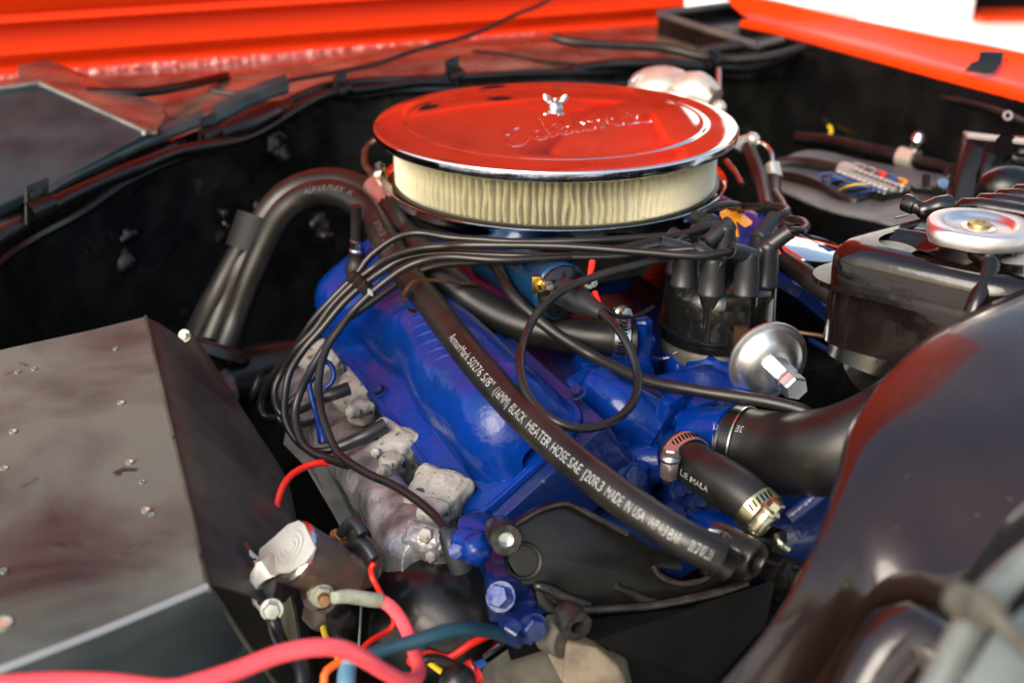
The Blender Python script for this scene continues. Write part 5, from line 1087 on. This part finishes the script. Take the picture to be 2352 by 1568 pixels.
# hoses rising between the air cleaner and the far tower
vg = 'hoses right of the air cleaner'
cable('breather_hose', 'left of two dark hoses falling from the pale fitting right of the lid', [(1712, 325, 1.28), (1730, 370, 1.24), (1748, 420, 1.20), (1760, 480, 1.14)], .0085, RUB, vg, cat='hose')
cable('breather_hose', 'right dark hose with a cream connector above it', [(1775, 410, 1.24), (1780, 450, 1.20), (1798, 490, 1.14), (1806, 530, 1.10)], .0085, RUB, vg, cat='hose')
hf = thing('hose_fitting', 'pale metal tee right behind the edge of the lid', 'fitting', P(1710, 325, 1.27))
tube('tee', [P(1690, 345, 1.27), P(1705, 328, 1.27), P(1732, 325, 1.27)], .008, PLATE, hf); MB().ball(P(1728, 322, 1.265), .009, 2).build('tee_end', CREAM, hf)
tube('thin_line', [P(1735, 325, 1.27), P(1760, 335, 1.26), P(1772, 355, 1.25), P(1774, 380, 1.25)], .0028, ALU, hf, seg=8)
tube('connector', [P(1774, 378, 1.245), P(1779, 410, 1.24)], [.0085, .0095], CREAM, hf)
tube('link_rod', [P(1668, 370, 1.27), P(1688, 395, 1.25), P(1705, 425, 1.22)], .003, ALU, hf, seg=8)
# cream wiper motor behind the lid
wm_ = thing('wiper_motor', 'cream and chrome rounded motor half hidden behind the air cleaner lid', 'motor', P(1560, 200, 1.45))
m_ = MB().ball(P(1520, 200, 1.44), .032, 3, (1.35, 1.2, .8)); m_.build('round_end', PATCH, wm_)
m_ = MB().tube([P(1560, 215, 1.42), P(1600, 215, 1.41), P(1640, 235, 1.40)], [.024, .027, .018], seg=28); m_.build('body', PATCH, wm_)
tube('cream_band', [P(1535, 222, 1.41), P(1580, 226, 1.40)], .012, CREAM, wm_, seg=20)
tube('strap', [P(1470, 185, 1.44), P(1500, 170, 1.45), P(1560, 178, 1.43), P(1610, 195, 1.40), P(1645, 215, 1.38)], .004, COWL, wm_, seg=10)
MB().ball(P(1652, 248, 1.36), .009, 2).build('knob', CREAM, wm_)
cable('pink_line', 'thin pinkish tube standing up behind the right edge of the lid', [(1651, 160, 1.5), (1651, 200, 1.46), (1650, 245, 1.40)], .0032, PNKM)
cable('silver_loop', 'bright thin bent pipe behind the top of the lid', [(1452, 190, 1.42), (1462, 178, 1.42), (1475, 172, 1.42)], .0028, ALU)
# orange clip behind the distributor boots, left side pieces of the pan
oc = thing('orange_clip', 'translucent orange plastic piece behind the distributor boots', 'clip', P(1700, 500, 1.05))
MB().prism([P(*q) for q in ((1652, 492, 1.03), (1672, 482, 1.05), (1695, 487, 1.05), (1728, 515, 1.03), (1712, 524, 1.02), (1690, 508, 1.03), (1698, 545, 1.02), (1682, 545, 1.02))], V((.002, .008, 0)), .001).build('piece', ORNG, oc)
lc = thing('pan_bracket', 'bronze coloured strap curling down beside the left edge of the lid', 'strap', P(850, 370, 1.20))
tube('strap', [P(866, 322, 1.19), P(848, 335, 1.19), P(838, 360, 1.18), (P(842, 385, 1.17)), P(860, 402, 1.16), P(876, 415, 1.15)], .0042, CLIPB, lc, seg=10)
tube('strap', [P(838, 345, 1.19), P(836, 375, 1.18), P(850, 400, 1.17), P(866, 425, 1.15)], .003, PNKM, lc, seg=10)
MB().hexb(P(868, 410, 1.13), V((.2, -.5, .8)), .006, .02, .009).build('stud', ZINC, lc)
MB().tube([P(858, 425, 1.13), P(876, 450, 1.12), P(896, 490, 1.10)], [.012, .015, .014], seg=18).build('elbow', PNKM, lc)
tube('elbow_hose', [P(880, 455, 1.12), P(905, 505, 1.09), P(935, 560, 1.07)], .014, RUB, lc)
# distributor-side dark block under the rear of the valve cover bundle
for (u, v, d, lab) in ((880, 690, 1.0, 'black block under the plug wires'),):
    pass
# engine side: chrome cap on the far valve cover
fc = thing('filler_cap', 'flat chrome oil filler cap between the distributor and the radiator tank', 'cap', P(1850, 575, 1.05))
lathe('cap', [(0, .008), (.03, .007), (.038, .004), (.0395, 0), (.0385, -.004), (.034, -.006), (.02, -.008), (.018, -.03)], P(1848, 576, 1.06), V((.1, 0, 1)), CHR, fc, 48)
tag(tube('pcv_hose', [P(*q) for q in ((1800, 600, 1.0), (1840, 625, .98), (1880, 655, .96), (1930, 690, .94))], .0095, RUB), 'black hose crossing the far blue valve cover beside the distributor', 'hose')
fan = thing('metal_strip', 'thin brown metal strip in the dark gap right of the distributor', 'strip', P(1850, 770, .95))
tube('strip', [P(1790, 745, .96), P(1830, 762, .95), P(1880, 770, .94), P(1918, 778, .93)], .0022, CLIPB, fan, seg=8)
tube('strip', [P(1860, 780, .96), P(1905, 805, .94)], .0022, BLUED, fan, seg=8)
# ================================================================== LEFT FRONT: dipstick, steel strap, red wire
dp = thing('dipstick', 'blue dipstick with a looped handle beside the pale manifold', 'dipstick', P(740, 1010, .94))
tube('loop', [P(*q) for q in ((735, 988, .945), (726, 950, .955), (716, 910, .96), (709, 875, .965), (711, 845, .965), (727, 828, .965), (748, 829, .965), (763, 843, .965), (767, 862, .965), (760, 880, .965), (746, 891, .965))], .0023, BLUE, dp, seg=12)
tube('handle', [P(734, 984, .945), P(739, 990, .943), P(744, 1016, .94)], [.0034, .0044, .0050], BLUE, dp, seg=18)
ss = thing('steel_strap', 'pale grey flat steel bar descending behind the starter solenoid', 'bar', P(780, 1180, .95))
MB().prism([P(*q) for q in ((655, 990, 1.04), (690, 1010, 1.03), (745, 1060, 1.0), (800, 1170, .96), (850, 1270, .92), (868, 1300, .91), (830, 1300, .91), (770, 1190, .95), (700, 1070, .99), (650, 1020, 1.02))], V((.006, .008, -.006)), .001).build('bar', STRAP, ss)
tag(tube('red_wire', [P(*q) for q in ((752, 1064, .90), (735, 1062, .895), (705, 1070, .89), (672, 1088, .88), (650, 1115, .87), (638, 1150, .865), (636, 1175, .86), (642, 1200, .86), (650, 1230, .86))], .0028, RWIRE, seg=12), 'thick red wire curving up behind the starter solenoid', 'wire')
cable('left_pipe', 'pale pipe end sticking out of the shadow left of the manifold', [(524, 862, 1.15), (524, 885, 1.12), (530, 912, 1.10)], .008, STRAP, cat='pipe')
tag(tube('shadow_pipe', [P(*q) for q in ((520, 880, 1.16), (600, 855, 1.18), (700, 840, 1.2))], .03, BLKS, seg=24), 'broad black pipe in the shadow behind the plug wires', 'pipe')
# ================================================================== STARTER SOLENOID
sol = thing('starter_solenoid', 'brown bakelite starter solenoid with a bright metal bracket and two small black boots', 'solenoid', P(700, 1290, .74))
s0 = P(668, 1264, .715); sx_ = (P(800, 1328, .756)-P(665, 1262, .72)).normalized()
lathe('body', [(0, 0), (.0185, 0), (.0196, .0015), (.0198, .004), (.0185, .030), (.0165, .045), (.0160, .052), (0, .053)], s0, sx_, BAKB, sol, 48)
lathe('end_ring', [(.0180, -.0006), (.0201, .001), (.0203, .003), (.0197, .0045)], s0, sx_, ALU, sol, 48)
bn2 = -sx_
def SP2(u, v, off=0): return PL(u, v, s0+bn2*(.0012+off), bn2)
MB().prism([SP2(*q) for q in ((596, 1290), (600, 1262), (636, 1232), (665, 1205), (690, 1196), (703, 1205), (728, 1258), (722, 1270), (705, 1293), (668, 1316), (640, 1318), (622, 1326), (606, 1336))], bn2*.0016, .0004).build('bracket_plate', PATCH, sol, ang=30)
pp_ = SP2(665, 1255, .002)
for r in (.004, .0075, .0112): MB().tube([pp_+(V((1, 0, 0))-bn2*bn2.x).normalized()*r*math.cos(a)+bn2.cross(V((1, 0, 0))).normalized()*r*math.sin(a) for a in [R(200)+R(230)*k/14 for k in range(15)]], .0006, seg=6).build('pressed_ring', PATCH, sol)
MB().grid(dense([[SP2(597, 1288), SP2(582, 1278)-bn2*.006, P(572, 1262, .735)], [SP2(606, 1334), P(585, 1310, .725), P(575, 1295, .735)]], 6, 4), .0012, V((.5, .6, -.4))).build('bracket_side', PATCH, sol)
m_ = MB().prism([P(u, v, .703) for u, v in ((640, 1318), (606, 1334), (592, 1346), (586, 1362), (590, 1384), (612, 1410), (606, 1414), (580, 1386), (572, 1352), (574, 1318), (590, 1292), (600, 1288), (622, 1322))], V((.003, .014, -.004)), .0005)
m_.build('bracket_arm', PATCH, sol, ang=30)
MB().prism([P(u, v, .712) for u, v in ((600, 1345), (635, 1325), (622, 1390), (600, 1385))], V((.001, .002, -.001)), .0004).build('bracket_web', DUST, sol)
tube('bracket_tab', [P(560, 1252, .745), P(572, 1275, .74), P(580, 1295, .735)], .004, CLIPB, sol, seg=8)
MB().hexb(P(624, 1398, .70), V((.2, -.9, .4)), .0056, .007, .007).build('mount_bolt', ZINC, sol, ang=20)
tube('mount_sleeve', [P(626, 1395, .715), P(632, 1355, .735)], .005, DUST, sol)
# right hand moulding with two small posts
m_ = MB().prism([P(*q) for q in ((770, 1218, .765), (800, 1206, .765), (818, 1215, .765), (840, 1245, .765), (830, 1290, .77), (822, 1310, .77), (795, 1335, .775), (760, 1280, .77), (752, 1235, .77))], sx_*.022-V((0, 0, .0)), .003); m_.build('moulding', BAKB, sol, ang=40)
m_ = MB().prism([P(*q) for q in ((790, 1312, .745), (802, 1298, .745), (822, 1288, .745), (832, 1306, .745), (820, 1330, .745), (800, 1352, .745), (786, 1345, .745), (782, 1328, .745))], sx_*.012, .002); m_.build('ear', BAKB, sol, ang=40)
lathe('ear_rivet', [(.0045, 0), (.0045, .0012), (.002, .0016), (.0018, .0006), (0, .0006)], P(793, 1312, .743), -sx_, BRASS, sol, 20)
m_ = MB().lathe([(.0165, 0), (.016, .003), (.0135, .004), (.013, .012), (.0, .013)], P(750, 1352, .765), -sx_*.8+V((.15, 0, -.35)), 32); m_.build('post_collar', BAKB, sol, ang=40)
m_ = MB().prism([P(*q) for q in ((700, 1368, .77), (760, 1395, .77), (752, 1415, .77), (728, 1442, .77), (712, 1445, .77), (690, 1420, .77))], sx_*.008, .002); m_.build('foot', BAKB, sol, ang=40)
pd = (P(815, 1245, .745)-P(780, 1225, .765)).normalized()
for (u, v, d, pts) in ((778, 1228, .765, ((785, 1222, .757), (800, 1204, .752), (812, 1198, .750), (825, 1212, .745), (833, 1228, .742))), (795, 1258, .755, ((800, 1255, .752), (822, 1246, .745), (832, 1246, .742), (848, 1264, .738), (860, 1283, .735)))):
    q = P(*pts[0]); ax = (P(*pts[1])-q).normalized()
    MB().hexb(q-ax*.006, ax, .0052, .0045, .006).build('post_nut', COPP, sol, ang=20)
    b_ = MB().tube([q, P(*pts[1])], .0038, seg=18, n=2); b_.build('boot', RUBB, sol)
    MB().tube([P(*pts[1])-ax*.002, P(*pts[2]), P(*pts[3]), P(*pts[4])], [.0038, .0042, .0042, .0040], seg=18).build('boot_elbow', RUBB, sol)
# main stud with lug and battery cable
st0 = P(738, 1362, .722); sta = (P(755, 1400, .685)-st0).normalized()
stt = lathe('stud', [(.0038, 0), (.0038, .020), (.0032, .022), (0, .0222)], st0-sta*.004, sta, COPP, sol, 20)
lathe('stud_washer', [(.0, -.006), (.0085, -.005), (.0088, -.002), (.0072, .000), (.0082, .002), (.0082, .004), (.0066, .006)], st0, sta, LUG, sol, 28)
MB().hexb(st0+sta*.005, sta, .0066, .006, .0074).build('stud_nut', LUG, sol, ang=25)
bc_ = thing('battery_cable', 'bright pinkish red battery cable sweeping across the bottom foreground', 'cable', P(700, 1500, .62))
BC = [P(*q) for q in ((872, 1378, .715), (895, 1390, .712), (920, 1420, .70), (940, 1460, .69), (952, 1500, .68), (962, 1535, .67), (955, 1558, .655), (925, 1562, .64), (880, 1540, .625), (830, 1508, .61), (780, 1488, .60), (720, 1486, .59), (640, 1502, .58), (540, 1540, .565), (440, 1572, .55), (380, 1582, .545), (250, 1568, .54), (120, 1566, .53), (0, 1575, .52), (-60, 1585, .52))]
tube('sheath', BC, [.0042]*6+[.0044, .0045, .0046, .0048]+[.0049]*10, PINK, bc_, seg=28)
lg = [P(*q) for q in ((765, 1372, .70), (800, 1368, .705), (850, 1376, .71), (874, 1378, .713))]
m_ = MB().tube([lg[0], lg[0].lerp(lg[1], .6)], [.003, .003], seg=18, n=4)
m2 = MB().tube(lg, [.0038, .0046, .0047, .0046], seg=22)
for v_ in m2.bm.verts:
    t_ = max(0, min(1, (v_.co-lg[0]).dot((lg[3]-lg[0]).normalized())/(lg[3]-lg[0]).length)); c_ = lg[0].lerp(lg[3], t_); dd_ = v_.co-c_
    v_.co = c_+dd_-FW*dd_.dot(FW)*.65*(1-sst((t_-.4)/.4)); 
m2.build('lug_barrel', LUG, bc_, ang=60); m_.bm.free()
# little wires around the solenoid
wg = 'thin wires around the starter solenoid'
def pw(name, label, pts, r, m, cat='wire'): return tag(tube(name, [P(*q) for q in pts], r, m, seg=10), label, cat, wg)
pw('red_wire', 'thin red wire from the lower solenoid boot down to the lug', ((860, 1292, .735), (852, 1305, .735), (855, 1325, .73), (868, 1350, .73), (884, 1380, .73), (905, 1420, .74), (895, 1445, .74), (865, 1462, .73), (840, 1480, .72), (822, 1510, .71)), .0019, RWIRE)
pw('yellow_wire', 'short yellow wire emerging under the solenoid', ((742, 1440, .74), (750, 1465, .73), (770, 1495, .70), (780, 1520, .69)), .0020, YWIRE)
pw('orange_wire', 'orange wire passing down below the pink cable', ((790, 1512, .66), (762, 1530, .655), (745, 1550, .65), (745, 1600, .65)), .0024, OWIRE)
pw('grey_rod', 'thin grey rod hanging straight below the solenoid', ((820, 1300, .79), (830, 1350, .79), (828, 1420, .79), (822, 1520, .79)), .0010, STRAP)
pw('red_wire', 'pair of red wires right of the pink cable, upper one', ((940, 1520, .74), (985, 1500, .75), (1030, 1510, .75), (1080, 1478, .75), (1130, 1455, .76)), .0028, RWIRE)
pw('red_wire', 'dark red wire beneath the upper red wire', ((985, 1505, .76), (1030, 1525, .76), (1075, 1510, .76), (1140, 1470, .77)), .0026, mat('dark_red_wire', (.16, .01, .008), .3))
pw('black_wire', 'black wire running to the crimped red connector', ((950, 1530, .73), (985, 1510, .73), (1020, 1515, .72), (1065, 1540, .71)), .0030, RUBC)
pw('yellow_wire', 'yellow wire diagonally under the black wire at the bottom', ((975, 1512, .74), (1005, 1535, .725), (1040, 1560, .71), (1080, 1590, .70)), .0020, YWIRE)
pw('black_cable', 'shiny black lead bending down from the solenoid bracket bolt', ((622, 1402, .70), (632, 1440, .70), (648, 1480, .69), (672, 1500, .68), (690, 1530, .67), (700, 1600, .66)), .0046, BLKS, 'cable')
rcn = thing('crimp_connector', 'red crimped connector beside the dusty alternator casing', 'connector', P(1080, 1540, .69))
tube('sleeve', [P(1058, 1552, .70), P(1092, 1532, .70)], .0062, RWIRE, rcn); tube('sleeve', [P(1062, 1562, .695), P(1100, 1548, .70)], .0050, RWIRE, rcn)
tube('tip', [P(1092, 1530, .70), P(1110, 1522, .705)], .003, BWIRE, rcn); MB().ball(P(1050, 1566, .69), .012, 2).build('rubber_cap', RUB, rcn)
tag(tube('teal_hose', [P(*q) for q in ((835, 1508, .655), (880, 1492, .66), (960, 1470, .665), (1020, 1450, .67), (1070, 1444, .68), (1120, 1448, .70), (1170, 1462, .72), (1200, 1480, .74))], [.0040, .0044, .0046, .0046, .0046, .0044, .0044, .0044], TEAL, seg=22), 'teal hose arching over the pink cable', 'hose')
tag(tube('light_blue_hose', [P(*q) for q in ((812, 1500, .66), (798, 1530, .66), (795, 1580, .65), (798, 1640, .65))], [.005, .0054, .0054, .0054], LBLUE, seg=22), 'light blue hose going straight down behind the pink cable', 'hose')
bp = thing('lower_boot', 'black rubber boot below the corroded main stud', 'boot', P(775, 1420, .75))
MB().tube([P(770, 1412, .77), P(790, 1422, .75), P(765, 1440, .74)], [.007, .0085, .007], seg=20).build('boot', RUBC, bp)
tube('lead', [P(775, 1440, .745), P(790, 1470, .73), P(815, 1500, .72), P(840, 1530, .71)], .0035, RUBC, bp)
